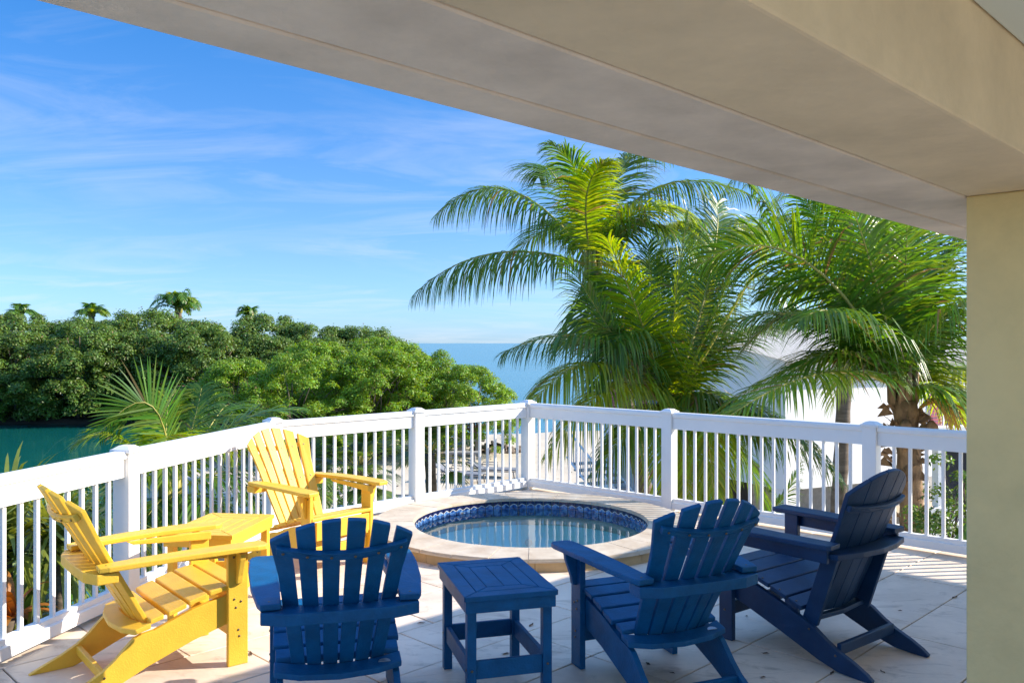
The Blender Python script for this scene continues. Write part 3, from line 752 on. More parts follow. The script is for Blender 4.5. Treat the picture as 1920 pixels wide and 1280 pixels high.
def add_frond(par, pts, leaf, seed, m=None, origin=None, **kw):
    o_ = origin or Vector((0, 0, 0))
    a_, r_ = frond_mesh([Vector(p) - o_ for p in pts], leaf, seed=seed, **kw)
    f = link('frond', a_, m or m_palm, parent=par); link('rachis', r_, m_rachis, parent=f)
    return f
def trunk_mesh(top, base, r0, r1, bend=.3, rings=26, seg=12, rough=.05):
    pts, rs = [], []
    for i in range(rings + 1):
        t = i / rings; p_ = base.lerp(top, t) + Vector((math.sin(t * 3.1) * bend, math.cos(t * 2.3) * bend * .3 - bend * .3, 0))
        pts.append(p_); rs.append((r0 + (r1 - r0) * t) * (1 + (rough if i % 2 else -rough)))
    return tube_mesh(pts, rs, seg)
def palm(name, label, crown, depth, spec, leaf, rnd_n=0, rnd_len=2.6, r=(.16, .12), seed=1, base_dx=0., group=None, trunk=True, n=62, wid=.03, trunk_m=None, ymat=(), fibre=False, droop=.60, rdroop=.6, erange=(-.1, 1.25)):
    c_ = at(crown[0], crown[1], depth); base = Vector((c_.x + base_dx, depth, GZ - .1))
    T = thing(name, label, 'palm tree', base, 0, group)
    if trunk:
        link('trunk', trunk_mesh(c_ - base - Vector((0, 0, .1)), Vector((0, 0, 0)), r[0], r[1], bend=.12), trunk_m or m_bark, parent=T)
    g = random.Random(seed)
    # leaf bases swelling at the crown
    bm = bmesh.new()
    for k in range(9):
        a_ = k * 2.4; d_ = Vector((math.cos(a_), math.sin(a_), 0)); q = c_ - base
        tube(bm, [q + d_ * .02 - Vector((0, 0, .35)), q + d_ * (r[1] * .9) - Vector((0, 0, .12)), q + d_ * (r[1] * 1.25) + Vector((0, 0, .35))], [r[1] * .35, r[1] * .40, r[1] * .12], 6)
    link('crownshaft', bm_mesh(bm), m_fibre if fibre else m_rachis, parent=T)
    k = 0
    for s in spec:
        mid, tip, dm, dt = s[0], s[1], s[2], s[3]; o = s[4] if len(s) > 4 else {}
        o = dict(o); lf = o.pop('leaf', leaf); yy = o.pop('y', False)
        o.setdefault('gdroop', droop)
        add_frond(T, [c_, at(mid[0], mid[1], depth + dm), at(tip[0], tip[1], depth + dt)], lf, seed * 100 + k, m=m_palmy if yy else m_palm, origin=base, n=o.pop('n', n), wid=wid, **o); k += 1
    for i in range(rnd_n):
        a_ = g.uniform(0, 6.28); e0 = g.uniform(*erange); L_ = rnd_len * g.uniform(.75, 1.1)
        d_ = Vector((math.cos(a_) * math.cos(e0), math.sin(a_) * math.cos(e0), math.sin(e0)))
        mid = c_ + d_ * L_ * .5 + Vector((0, 0, .12)); tip = c_ + Vector((d_.x, d_.y, d_.z * .6)) * L_ + Vector((0, 0, -L_ * rdroop * .5))
        add_frond(T, [c_, mid, tip], leaf * g.uniform(.8, 1), seed * 100 + 50 + i, m=m_palmy if g.random() < .3 else m_palm, origin=base, n=n, wid=wid, gdroop=droop * 1.2)
    return T

palm('coconut_palm', 'tall coconut palm behind, with long fronds arching left over the sea', (1112, 500), 14.5,
     [((960, 358), (820, 402), .3, .6, dict(gdroop=1.4, leaf=1.15)), ((930, 474), (778, 550), -.4, -.8, dict(gdroop=1.7, leaf=1.15)), ((1092, 350), (1032, 270), -.3, -.6, dict(leaf=.85)),
      ((1150, 340), (1215, 268), .8, 1.2, dict(y=True)), ((1235, 350), (1420, 372), .4, .8, dict(gdroop=1.3)), ((1220, 420), (1350, 540), -.5, -1.0),
      ((1180, 300), (1330, 300), 1.0, 1.8), ((1060, 420), (960, 480), 1.2, 2.0), ((1120, 600), (1060, 640), -1.0, -1.6), ((1170, 560), (1230, 660), -.8, -1.2),
      ((1190, 400), (1290, 400), -.5, -.9, dict(y=True)), ((1040, 330), (1010, 330), 1.5, 2.2), ((1100, 370), (1140, 300), -.9, -1.5, dict(y=True, leaf=.7))],
     1.06, seed=3, rnd_n=2, base_dx=1.3, n=92, wid=.037)
palm('coconut_palm', 'young coconut palm just beyond the railing middle, bright fronds fanning up from rail height', (1254, 775), 12.5,
     [((1264, 590), (1290, 400), -.2, -.3, dict(y=True)), ((1205, 610), (1140, 450), -.5, -1.0, dict(y=True)), ((1165, 650), (1065, 490), -.3, -.7),
      ((1130, 640), (945, 660), -.7, -1.3, dict(gdroop=.9)), ((1120, 680), (985, 775), -.9, -1.7, dict(gdroop=.9, y=True)), ((1160, 720), (1030, 850), -1.0, -1.7, dict(gdroop=1.1, y=True)),
      ((1335, 600), (1395, 440), .3, .6, dict(roll=-.5)), ((1385, 560), (1470, 410), .6, 1.0, dict(roll=-.6, y=True)), ((1330, 520), (1345, 380), 1.0, 1.6, dict(roll=.6)), ((1350, 650), (1460, 610), .5, .9), ((1300, 640), (1340, 500), .8, 1.4, dict(y=True)),
      ((1215, 770), (1120, 880), -.9, -1.6, dict(gdroop=1.1)), ((1310, 760), (1340, 960), -.6, -1.0, dict(gdroop=.7, y=True)), ((1340, 740), (1450, 850), -.4, -.8, dict(gdroop=.8)),
      ((1280, 830), (1295, 990), -.6, -.9, dict(y=True)), ((1230, 620), (1215, 460), .8, 1.4), ((1240, 650), (1245, 480), 1.0, 1.8), ((1190, 640), (1090, 600), .8, 1.4), ((1370, 830), (1440, 960), .2, .2),
      ((1400, 960), (1500, 870), .6, .8, dict(leaf=.6))],
     1.02, seed=5, rnd_n=3, n=100, wid=.034, r=(.17, .13), fibre=True)
palm('coconut_palm', 'large coconut palm with a shaggy brown trunk right beside the cream column', (1692, 735), 11.0,
     [((1770, 480), (1890, 390), .6, .9, dict(roll=-.5)), ((1690, 480), (1640, 300), .3, .5), ((1800, 600), (1930, 500), .2, .3), ((1650, 430), (1570, 300), 1.0, 1.5, dict(roll=.5)), ((1560, 540), (1430, 560), .9, 1.4, dict(roll=.6)), ((1530, 600), (1360, 610), -.2, .2, dict(gdroop=.6)), ((1570, 660), (1450, 740), -.4, -.4), ((1480, 440), (1400, 340), .8, 1.4, dict(roll=.5)), ((1505, 486), (1305, 500), -.3, -.2, dict(roll=.7)), ((1600, 520), (1490, 350), .2, .4, dict(roll=.7)), ((1640, 520), (1590, 370), -.4, -.8, dict(roll=.5)), ((1697, 560), (1702, 380), -.3, -.6, dict(leaf=.9)),
      ((1745, 570), (1815, 430), .3, .5, dict(roll=-.7)), ((1770, 590), (1900, 560), -.5, -.9, dict(gdroop=1.0, leaf=1.0)), ((1550, 672), (1330, 780), .2, .3, dict(gdroop=.45, leaf=.6)),
      ((1540, 700), (1330, 808), -.9, -1.6, dict(gdroop=.45, leaf=.9)), ((1775, 730), (1880, 800), -.3, -.5), ((1730, 500), (1775, 380), .8, 1.2), ((1650, 560), (1660, 420), 1.0, 1.6, dict(y=True)),
      ((1530, 590), (1390, 660), .6, 1.0), ((1620, 640), (1560, 760), 1.0, 1.5, dict(y=True)), ((1740, 690), (1800, 790), .9, 1.4, dict(y=True)), ((1600, 600), (1500, 600), -.8, -1.4, dict(gdroop=.9)), ((1800, 690), (1960, 760), .3, .5, dict(y=True))],
     .98, seed=9, rnd_n=0, n=84, wid=.036, r=(.15, .145), trunk_m=m_fibre, fibre=True, droop=.5)
palm('coconut_palm', 'tall thin grey-trunked palm standing before the white house wall', (1582, 300), 16.0,
     [((1500, 330), (1420, 430), .3, .6), ((1640, 330), (1720, 430), -.3, .6), ((1520, 400), (1480, 520), -.6, -1.0), ((1640, 380), (1660, 520), .6, .9), ((1560, 400), (1545, 540), .7, 1.0, dict(y=True))],
     .8, seed=12, rnd_n=6, r=(.15, .115), base_dx=-.25)
palm('coconut_palm', 'dark palm crown showing through between the two largest palms', (1335, 500), 18.0,
       [((1300, 420), (1230, 460), 0, 0), ((1450, 410), (1520, 450), 0, 0), ((1330, 520), (1290, 600), -.5, -1), ((1440, 520), (1480, 600), -.5, -1)],
     .8, seed=14, rnd_n=9, r=(.14, .10), base_dx=-1.6)
palm('coconut_palm', 'low coconut palm beyond the left railing with one frond fanned upright', (322, 925), 8.8,
     [((286, 762), (188, 812), -.35, -.6, dict(roll=1.45, gdroop=.10, leaf=.50, n=50)), ((358, 810), (378, 728), .2, .4), ((430, 800), (565, 768), .3, .6, dict(gdroop=.25)), ((232, 826), (145, 832), -.3, -.5, dict(gdroop=.35, y=True, leaf=.5)),
      ((400, 790), (430, 760), .8, 1.2), ((400, 960), (440, 1090), -.2, -.3), ((270, 980), (230, 1100), -.4, -.6), ((350, 1000), (372, 1120), -.4, -.6, dict(y=True)), ((430, 900), (500, 1000), .1, .2),
      ((250, 900), (170, 990), -.3, -.4), ((312, 790), (330, 735), .2, .4, dict(y=True, leaf=.5)), ((460, 880), (560, 930), .4, .6), ((300, 990), (300, 1120), .4, .5), ((200, 880), (100, 960), .3, .5)],
     .62, seed=21, rnd_n=2, rnd_len=1.3, n=58, wid=.024, r=(.13, .10))
palm('coconut_palm', 'dark low palm below the far left end of the railing', (60, 1040), 8.2,
     [((30, 985), (-40, 1010), 0, 0), ((110, 1000), (190, 1060), 0, 0), ((60, 1010), (90, 1120), -.2, -.3), ((150, 960), (230, 1060), .2, .4), ((0, 980), (-80, 1060), 0, 0), ((120, 1020), (150, 1130), -.2, -.3)],
     .6, seed=23, rnd_n=4, rnd_len=1.5, n=50, wid=.024, r=(.13, .10))
# far palms above the mangroves
for i, (px, py, Y, n_, dsc) in enumerate(((335, 583, 74, 17, 'with its whole round crown above the mangroves'), (172, 590, 78, 9, 'second from the left above the mangroves, crown half sunk'), (38, 590, 80, 8, 'leftmost above the mangroves, only its top showing'), (468, 594, 82, 8, 'rightmost above the mangroves, a small upright tuft'))):
    palm('coconut_palm', 'distant coconut palm ' + dsc, (px, py), Y, [], 1.0, seed=30 + i, rnd_n=n_, rnd_len=3.2 if n_ > 12 else 1.8, n=30, wid=.13, r=(.3, .25), group='distant palms above the mangroves', rdroop=.55, droop=.35, erange=(.25, 1.35))

# fibrous skirt, fruit stalks on the shaggy palm
c3 = at(1692, 735, 11.0)
sk = thing('coconut_cluster', 'orange flower stalks and brown husks hanging from the shaggy palm crown', 'palm fruit', c3)
g = random.Random(4)
bm = bmesh.new()
for k in range(34):
    a_ = g.uniform(-1.1, 1.3); e = g.uniform(.2, .75)
    d_ = Vector((math.cos(a_) * .9, -abs(math.sin(a_)) * .7 - .2, 0)); q0 = Vector((.12, -.22, -.18))
    L_ = g.uniform(.35, .75)
    tube(bm, [q0, q0 + d_ * L_ * .4 + Vector((0, 0, .12)), q0 + d_ * L_ * .8 + Vector((0, 0, -.02)), q0 + d_ * L_ + Vector((0, 0, -e * .5))], [.012, .010, .008, .004], 5)
link('flower_stalk', bm_mesh(bm), m_coconut, parent=sk, kind='stuff')
for k in range(5):
    q0 = Vector((g.uniform(-.1, .25), -.26, g.uniform(-.55, -.35)))
    link('husk', tube_mesh([q0 + Vector((0, 0, .13)), q0 + Vector((0, -.01, .06)), q0, q0 - Vector((0, 0, .08))], [.02, .075, .085, .03], 10), m_fibre, parent=sk)
bm = bmesh.new()
T3 = at(1692, 735, 11.0)
for k in range(170):
    a_ = g.uniform(0, 6.28); z = g.uniform(-2.3, -.2); d_ = Vector((math.cos(a_), math.sin(a_), 0)); q0 = d_ * .14 + Vector((0, 0, z)); L_ = g.uniform(.08, .26)
    s_ = Vector((-d_.y, d_.x, 0)) * g.uniform(.01, .03)
    v_ = [bm.verts.new(x) for x in (q0 - s_, q0 + s_, q0 + d_ * L_ * .5 + Vector((0, 0, L_ * .5)) + s_ * .3, q0 + d_ * L_ + Vector((0, 0, L_ * g.uniform(-.6, .9))))]
    bm.faces.new((v_[0], v_[1], v_[2])); bm.faces.new((v_[0], v_[2], v_[3]))
link('bark_fibre', bm_mesh(bm), m_fibre, loc=None, parent=sk, kind='stuff')

# ---------------------------------------------------------------- fan palms, strap plants, shrubs
def quads(P, A, B):
    """P centres, A/B half axes -> mesh of diamond quads"""
    n = len(P); v = np.empty((n, 4, 3)); v[:, 0] = P - A; v[:, 1] = P + B; v[:, 2] = P + A; v[:, 3] = P - B
    me = bpy.data.meshes.new('leaves'); me.vertices.add(4 * n); me.vertices.foreach_set('co', v.reshape(-1))
    me.loops.add(4 * n); me.loops.foreach_set('vertex_index', np.arange(4 * n, dtype=np.int32))
    me.polygons.add(n); me.polygons.foreach_set('loop_start', np.arange(0, 4 * n, 4, dtype=np.int32)); me.polygons.foreach_set('loop_total', np.full(n, 4, dtype=np.int32))
    me.update(); me.validate(); return me
def fan_leaf(bm, c_, d_, rad, g, n=22, spread=2.6):
    d_ = d_.normalized(); s_ = d_.cross(Vector((0, 0, 1)))
    s_ = s_.normalized() if s_.length > .1 else Vector((1, 0, 0)); up = s_.cross(d_)
    for k in range(n):
        a_ = (k / (n - 1) - .5) * spread; e = (d_ * math.cos(a_) + s_ * math.sin(a_)).normalized(); w_ = e.cross(up).normalized() * .013
        q = c_.copy(); L_ = rad * g.uniform(.85, 1.05); pv = None; dd = e.copy()
        for sg in range(4):
            f_ = (.35, 1, .8, .08)[sg]; nv = (bm.verts.new(q - w_ * f_), bm.verts.new(q + w_ * f_))
            if pv: bm.faces.new((pv[0], pv[1], nv[1], nv[0]))
            pv = nv; dd = (dd + Vector((0, 0, -.16 * sg))).normalized(); q = q + dd * L_ / 3
def fan_palm(label, px, py, Y, rad, n, seed):
    g = random.Random(seed); c_ = at(px, py, Y); base = Vector((c_.x, c_.y, GZ - .1)); T = thing('fan_palm', label, 'palm', base)
    link('trunk', trunk_mesh(c_ - base, Vector((0, 0, 0)), .09, .07, bend=.05), m_bark, parent=T)
    for k in range(n):
        a_ = g.uniform(0, 6.28); e = g.uniform(-.5, 1.3); d_ = Vector((math.cos(a_) * math.cos(e), math.sin(a_) * math.cos(e), math.sin(e)))
        bm = bmesh.new(); q = (c_ - base) + d_ * rad * g.uniform(.5, 1.0); fan_leaf(bm, q, d_ + Vector((0, 0, g.uniform(-.5, .1))), rad * g.uniform(.7, 1), g)
        f = link('leaf', bm_mesh(bm), m_fan, parent=T); link('petiole', tube_mesh([c_ - base, q], [.008, .006], 5), m_rachis, parent=f)
fan_palm('bushy fan palm beyond the railing right of the yellow chair back', 672, 880, 9.6, .42, 26, 5)
fan_palm('drooping fan palm just right of the second railing post', 806, 850, 11.4, .46, 22, 6)
fan_palm('small yellowish fan palm low behind the railing near the yellow armrest', 735, 955, 10.2, .30, 14, 7)
fan_palm('fan palm half hidden behind the back of the far yellow chair', 560, 900, 9.3, .40, 16, 8)
def strap_plant(label, px, py, Y, L, n, seed, wid=.045, m=None, droop=.9):
    g = random.Random(seed); c_ = at(px, py, Y); base = Vector((c_.x, c_.y, GZ - .1)); T = thing('strap_leaf_plant', label, 'plant', base)
    link('trunk', trunk_mesh(c_ - base, Vector((0, 0, 0)), .07, .05, bend=.05), m_bark, parent=T)
    for k in range(n):
        a_ = g.uniform(0, 6.28); e = g.uniform(.1, 1.4); d_ = Vector((math.cos(a_) * math.cos(e), math.sin(a_) * math.cos(e), math.sin(e)))
        s_ = Vector((-math.sin(a_), math.cos(a_), 0)); q = (c_ - base) + d_ * .03; l_ = L * g.uniform(.7, 1.15); vs, fs = [], []; dd = d_
        for sg in range(9):
            f_ = wid * .5 * (.8, 1, 1, 1, .95, .85, .7, .45, .05)[sg]; vs += [q - s_ * f_, q + s_ * f_]
            dd = (dd + Vector((0, 0, -droop * .30 * (sg / 8 + .25)))).normalized(); q = q + dd * l_ / 8
        fs = [(2 * i, 2 * i + 1, 2 * i + 3, 2 * i + 2) for i in range(8)]
        link('leaf', mesh_from(vs, fs, True), m or m_strap, parent=T)
strap_plant('fountain-like strap leaf plant behind the railing left of the left yellow chair', 112, 1052, 6.1, .95, 230, 3, wid=.026, droop=1.35)
strap_plant('broad yellow-green strap leaf plant at the far left edge behind the railing', 10, 1040, 5.9, .80, 120, 4, wid=.04)
strap_plant('low strap leaf plant at the foot of the railing bottom left', 40, 1175, 6.4, .6, 110, 5, wid=.04)
strap_plant('orange-tinged strap leaf plant under the leftmost bottom rail', 20, 1160, 5.4, .28, 26, 6, wid=.07, m=mat('orange_leaf', (.40, .22, .03), .45, trans=.3, island=.3))

def leaf_cloud(lobes, n, ls, seed, up=.45, shell=.30, asp=.55):
    """leaves on the outer shell of many overlapping lobes"""
    g = np.random.default_rng(seed); lob = np.array(lobes); wts = lob[:, 3] ** 2; idx = g.choice(len(lob), n, p=wts / wts.sum())
    d = g.normal(size=(n, 3)); d /= np.linalg.norm(d, axis=1)[:, None]; d[:, 2] = np.where(d[:, 2] < -.35, -d[:, 2], d[:, 2])
    rr = 1 - shell * g.random(n) ** 1.6 + .16 * (g.random(n) ** 3) + .5 * (g.random(n) > .955) * g.random(n)
    P = lob[idx, :3] + d * (lob[idx, 3] * rr)[:, None] * np.array([1, 1, .82])
    nr = d + np.array([0, 0, up]) + g.normal(size=(n, 3)) * .55; nr /= np.linalg.norm(nr, axis=1)[:, None]
    a = np.cross(nr, g.normal(size=(n, 3))); a /= np.linalg.norm(a, axis=1)[:, None]; b = np.cross(nr, a)
    s = ls * (.7 + .6 * g.random(n))[:, None]
    return quads(P, a * s * .5, b * s * .5 * asp)
def crown_lobes(seed, W, H, z0, n, r0, r1, dome=1.0):
    g = random.Random(seed); out_ = []
    for i in range(n):
        a_ = g.uniform(0, 6.28); q = g.random() ** .5; zz = g.random()
        hr = W * .5 * math.sqrt(max(0.05, 1 - (zz * .93) ** 3.2)) * (.7 + .3 * math.sin(zz * 3.14 + .4))
        r_ = g.uniform(r0, r1); out_.append((math.cos(a_) * hr * (.45 + .55 * q), math.sin(a_) * hr * (.45 + .55 * q), z0 + (H - z0 - r1 * .8) * zz, r_))
    return out_
def limbs_mesh(lobes, seed, r, stems=3, H=3.):
    g = random.Random(seed); bm = bmesh.new()
    for s in range(stems):
        a_ = g.uniform(0, 6.28); b_ = Vector((math.cos(a_) * .35 * s, math.sin(a_) * .35 * s, -.2)); k = b_ + Vector((g.uniform(-.4, .4), g.uniform(-.4, .4), H * .35))
        tube(bm, [b_, (b_ + k) / 2 + Vector((.08, 0, 0)), k], [r, r * .8, r * .65], 6)
        for l_ in g.sample(lobes, min(len(lobes), 9)):
            e = Vector(l_[:3]); m_ = k.lerp(e, .5) + Vector((g.uniform(-.2, .2), g.uniform(-.2, .2), .2))
            tube(bm, [k, m_, e], [r * .5, r * .3, r * .12], 5)
    return bm_mesh(bm)
# mangroves
var = []
for v in range(4):
    H_ = 7.6; lb = crown_lobes(40 + v, 10.4, H_, .5, 230, .32, .85)
    var.append((leaf_cloud(lb, 52000, .18, 60 + v, up=.7, shell=.55), limbs_mesh(lb, v, .16, 4, H_)))
mg = 'mangroves on the far bank of the canal'
k = 0
front = [(-47, 62.5, .95), (-41, 63.5, 1.0), (-36.2, 63, .92), (-31, 62.6, 1.0), (-27.0, 63.5, .94), (-22.6, 62.6, .93), (-18.2, 63.6, .86), (-14.0, 63.2, .84), (-10.6, 64.6, .70)]
back = [(-52, 69, 1.12), (-45.5, 70, 1.14), (-40, 69, 1.12), (-34.5, 70, 1.12), (-29.4, 69, 1.12), (-24.9, 68, 1.0), (-20.2, 70, 1.08), (-16.0, 69, 1.02), (-12.2, 70, .96), (-9.2, 71, .78)]
for row, nm in ((front, 'front'), (back, 'back')):
    for i, (x, y, s) in enumerate(row):
        od = ['leftmost', 'second', 'third', 'fourth', 'fifth', 'sixth', 'seventh', 'eighth', 'ninth', 'tenth'][i] + ('' if i == 0 else ' from the left')
        L_ = 'mangrove tree overhanging the far canal bank, %s along the waterline' % od if nm == 'front' else 'taller mangrove tree against the sky, %s in the back row' % od
        T = thing('mangrove_tree', L_, 'tree', (x, y, WZ - .15), rnd.uniform(0, 6.28), mg + (' , water side' if nm == 'front' else ', back row'))
        T['group'] = 'mangroves along the canal edge' if nm == 'front' else 'mangroves in the back row'
        T.scale = (s * rnd.uniform(.92, 1.08), s, s * rnd.uniform(.95, 1.05)); vv_ = var[k % 4]; k += 1
        link('crown', vv_[0], m_leafd, parent=T); link('trunk', vv_[1], m_wood, parent=T)
# bright buttonwoods in front
varb = []
for v in range(3):
    lb = crown_lobes(80 + v, 6.6, 4.7, .4, 220, .18, .50)
    varb.append((leaf_cloud(lb, 46000, .11, 90 + v, up=.7, shell=.6, asp=.5), limbs_mesh(lb, 10 + v, .09, 4, 4.)))
bs = [(-12.2, 38.0, .92, 'leftmost, behind the low palm fronds'), (-9.0, 37.2, .98, 'second from the left'), (-5.9, 38.5, 1.02, 'in the middle of the clump, above the far yellow chair'), (-9.6, 42.0, 1.08, 'in the back of the clump, tallest'), (-4.1, 40.0, .98, 'right of the middle, against the sea'), (-2.15, 39.0, .86, 'rightmost, dark gap and bare trunk beneath'), (-6.6, 43.5, 1.12, 'back row, right')]
for i, (x, y, s, d_) in enumerate(bs):
    T = thing('buttonwood_tree', 'bright green leafy tree, ' + d_, 'tree', (x, y, GZ + .02), rnd.uniform(0, 6.28)); T['group'] = 'bright green trees at the edge of the sand'
    T.scale = (s, s, s * 1.04); vv_ = varb[i % 3]
    link('crown', vv_[0], m_leafb, parent=T); link('trunk', vv_[1], m_wood, parent=T)
# shrubs under and behind the railing on the left and right
def shrub(name, label, c_, W, H, n, ls, seed, m, z0=.2, cat='shrub'):
    lb = crown_lobes(seed, W, H, z0, 26, W * .12, W * .22)
    T = thing(name, label, cat, c_); link('crown', leaf_cloud(lb, n, ls, seed, shell=.5), m, parent=T); link('trunk', limbs_mesh(lb, seed, .04, 3, H), m_wood, parent=T)
shrub('shrub', 'dark green shrub beyond the railing behind the fan palms', Vector((-3.4, 13.5, GZ)), 3.4, 3.5, 9000, .09, 5, m_leafd)
shrub('shrub', 'dark shrub low beyond the left railing under the palm', Vector((-5.3, 10.5, GZ)), 3.4, 3.3, 9000, .09, 6, m_leafd)
shrub('shrub', 'dark hedge-like shrub seen between the balusters behind the far yellow chair', Vector((-2.6, 11.0, GZ)), 2.4, 3.2, 9000, .08, 7, m_leafb)
shrub('shrub', 'round shrub below the left end of the railing', Vector((-4.9, 8.0, GZ)), 2.8, 3.2, 9000, .08, 8, m_leafd)
shrub('shrub', 'feathery light green shrub right of the shaggy palm trunk', Vector((4.55, 8.9, -2.2)), 1.0, 2.6, 5200, .045, 9, m_fan, z0=.9)
shrub('sea_grape', 'sea grape with big round leaves beside the cream column', Vector((4.78, 8.2, -2.1)), .9, 2.6, 900, .13, 10, mat('seagrape_leaf', (.10, .20, .03), .4, trans=.35, island=.4), z0=.3)
shrub('sea_grape', 'low reddish sea grape at the foot of the right railing', Vector((4.0, 7.5, -1.75)), 1.7, 1.35, 700, .13, 11, mat('seagrape_leaf_red', (.14, .15, .035), .4, trans=.3, island=.5), z0=.1)
# ground cover right of the railing

# ================================================================== NEIGHBOUR HOUSE
hd = Vector((.90, .437)).normalized(); hn = Vector((-hd.y, hd.x))     # along the lit wall; away from the camera
HA = Vector((at(1472, 700, 20.5).x, 20.5))
def hf(a_, b_, z): return (HA.x + hd.x * a_ + hn.x * b_, HA.y + hd.y * a_ + hn.y * b_, z)
house = thing('white_house', 'white two-storey neighbouring house with pink shutters behind the palms', 'house')
def hbox(nm, a0, a1, b0, b1, z0, z1, m, par=None, bev=.01):
    return link(nm, prism([(a0, b0), (a1, b0), (a1, b1), (a0, b1)], z0, z1, f=hf, bev=bev, seg=1), m, parent=par or house)
zb, ztp = -2.05, 1.05
hbox('wall', 0, 9.5, 0, 8.3, zb, ztp, m_white)
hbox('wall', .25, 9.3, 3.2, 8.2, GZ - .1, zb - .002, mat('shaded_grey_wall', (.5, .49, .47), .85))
hbox('pillar', 0.02, .42, .02, .42, GZ - .1, zb - .002, m_white)
hbox('pillar', 8.9, 9.3, .02, .42, GZ - .1, zb - .002, m_white)
hbox('pillar', .02, .42, 7.6, 8.1, GZ - .1, zb - .002, m_white)
dr = hbox('door', 2.3, 3.2, 3.15, 3.195, GZ, GZ + 2.05, m_door)
for z_ in (-2.60, -2.75):
    hbox('handle', 2.4, 2.46, 3.09, 3.148, z_, z_ + .06, m_dark, par=dr, bev=.004)
wn = hbox('window', .8, 1.8, 3.16, 3.195, -3.2, -2.1, m_dark)
# sloped white roof above the parapet and grey cap
def hpoly(nm, pts, m):
    bm = bmesh.new(); bm.faces.new([bm.verts.new(hf(*q)) for q in pts]); r_ = bmesh.ops.solidify(bm, geom=list(bm.faces), thickness=.12); return link(nm, bm_mesh(bm), m, parent=house)
hpoly('roof', [(-.35, -.4, 1.08), (9.9, -.4, 1.08), (9.9, 4.2, 1.92), (-.35, 4.2, 1.92)], m_flatroof)
hpoly('roof', [(-.35, 8.7, 1.08), (9.9, 8.7, 1.08), (9.9, 4.2, 1.92), (-.35, 4.2, 1.92)], m_flatroof)
hbox('chimney', 1.2, 2.2, 4.6, 5.6, 1.5, 2.15, m_trim)
# gable wall toward the canal
bm = bmesh.new(); prism([(.02, ztp), (8.28, ztp), (4.15, 1.8)], .03, .1, f=lambda b_, z, a_: hf(a_, b_, z), bm=bm); link('gable', bm_mesh(bm), m_white, parent=house)
def shutter(a0, b0, z0, z1, axis, w_, m, slat_m):
    """louvred shutter: frame and slats"""
    if axis == 'b': f0 = lambda u, z, d: hf(a0 - .01 - d, b0 + u, z)
    else: f0 = lambda u, z, d: hf(a0 + u, b0 - .01 - d, z)
    sh = link('shutter', prism([(0, z0), (w_, z0), (w_, z1), (0, z1)], 0, .02, f=f0, bev=0), m, parent=house)
    n_ = int((z1 - z0) / .09)
    for i in range(n_):
        zz = z0 + .04 + i * .09
        link('slat', prism([(.04, zz), (w_ - .04, zz), (w_ - .04, zz + .05), (.04, zz + .05)], .0205, .045, f=f0, bev=0), slat_m, parent=sh)
def hwindow(a0, b0, z0, z1, axis, w_):
    if axis == 'b': f0 = lambda u, z, d: hf(a0 - .01 - d, b0 + u, z)
    else: f0 = lambda u, z, d: hf(a0 + u, b0 - .01 - d, z)
    wn = link('window', prism([(-.06, z0 - .06), (w_ + .06, z0 - .06), (w_ + .06, z1 + .06), (-.06, z1 + .06)], 0, .03, f=f0, bev=0), m_white, parent=house)
    for k in range(2):
        link('pane', prism([(w_ * k / 2 + .03, z0), (w_ * (k + 1) / 2 - .03, z0), (w_ * (k + 1) / 2 - .03, z1), (w_ * k / 2 + .03, z1)], .031, .036, f=f0, bev=0), mat('window_glass', (.05, .07, .09), .08), parent=wn)
hwindow(0, 4.6, -.6, .45, 'b', 1.0); shutter(0, 3.95, -.65, .5, 'b', .55, m_pink, m_pink); shutter(0, 5.72, -.65, .5, 'b', .55, m_pink, m_pink)
hwindow(5.6, 0, -1.0, .1, 'a', 1.1); shutter(5.0, 0, -1.05, .15, 'a', .52, m_pinkw, m_pink); shutter(6.85, 0, -1.05, .15, 'a', .52, m_pinkw, m_pink)
hwindow(8.0, 0, -1.0, .1, 'a', 1.0); shutter(7.42, 0, -1.05, .15, 'a', .5, m_pinkw, m_pink)
shutter(0, 7.35, -.9, .2, 'b', .6, m_pink, m_pink)
lamp = hbox('wall_lamp', -.12, -.012, .9, 1.05, -1.75, -1.5, m_conc)
# stairs with white railing on the canal side
st = thing('outdoor_stairs', 'white outdoor staircase with slanted railing beside the white house', 'stairs')
for i in range(10):
    link('step', prism([(-2.3, 3.6 + i * .28), (-1.1, 3.6 + i * .28), (-1.1, 3.9 + i * .28), (-2.3, 3.9 + i * .28)], GZ + .12 + i * .155, GZ + .17 + i * .155, f=hf, bev=0), m_conc, parent=st)
for a_ in (-2.32, -1.08):
    for zz in (.02, .85):
        link('handrail', tube_mesh([hf(a_, 3.5, GZ + .1 + zz), hf(a_, 6.5, GZ + 1.7 + zz)], [.035, .035], 6), m_vinyl, parent=st)
    for k in range(22):
        b_ = 3.55 + k * .135; zz = GZ + .12 + (b_ - 3.5) * .533
        link('baluster', tube_mesh([hf(a_, b_, zz), hf(a_, b_, zz + .84)], [.016, .016], 5), m_vinyl, parent=st)
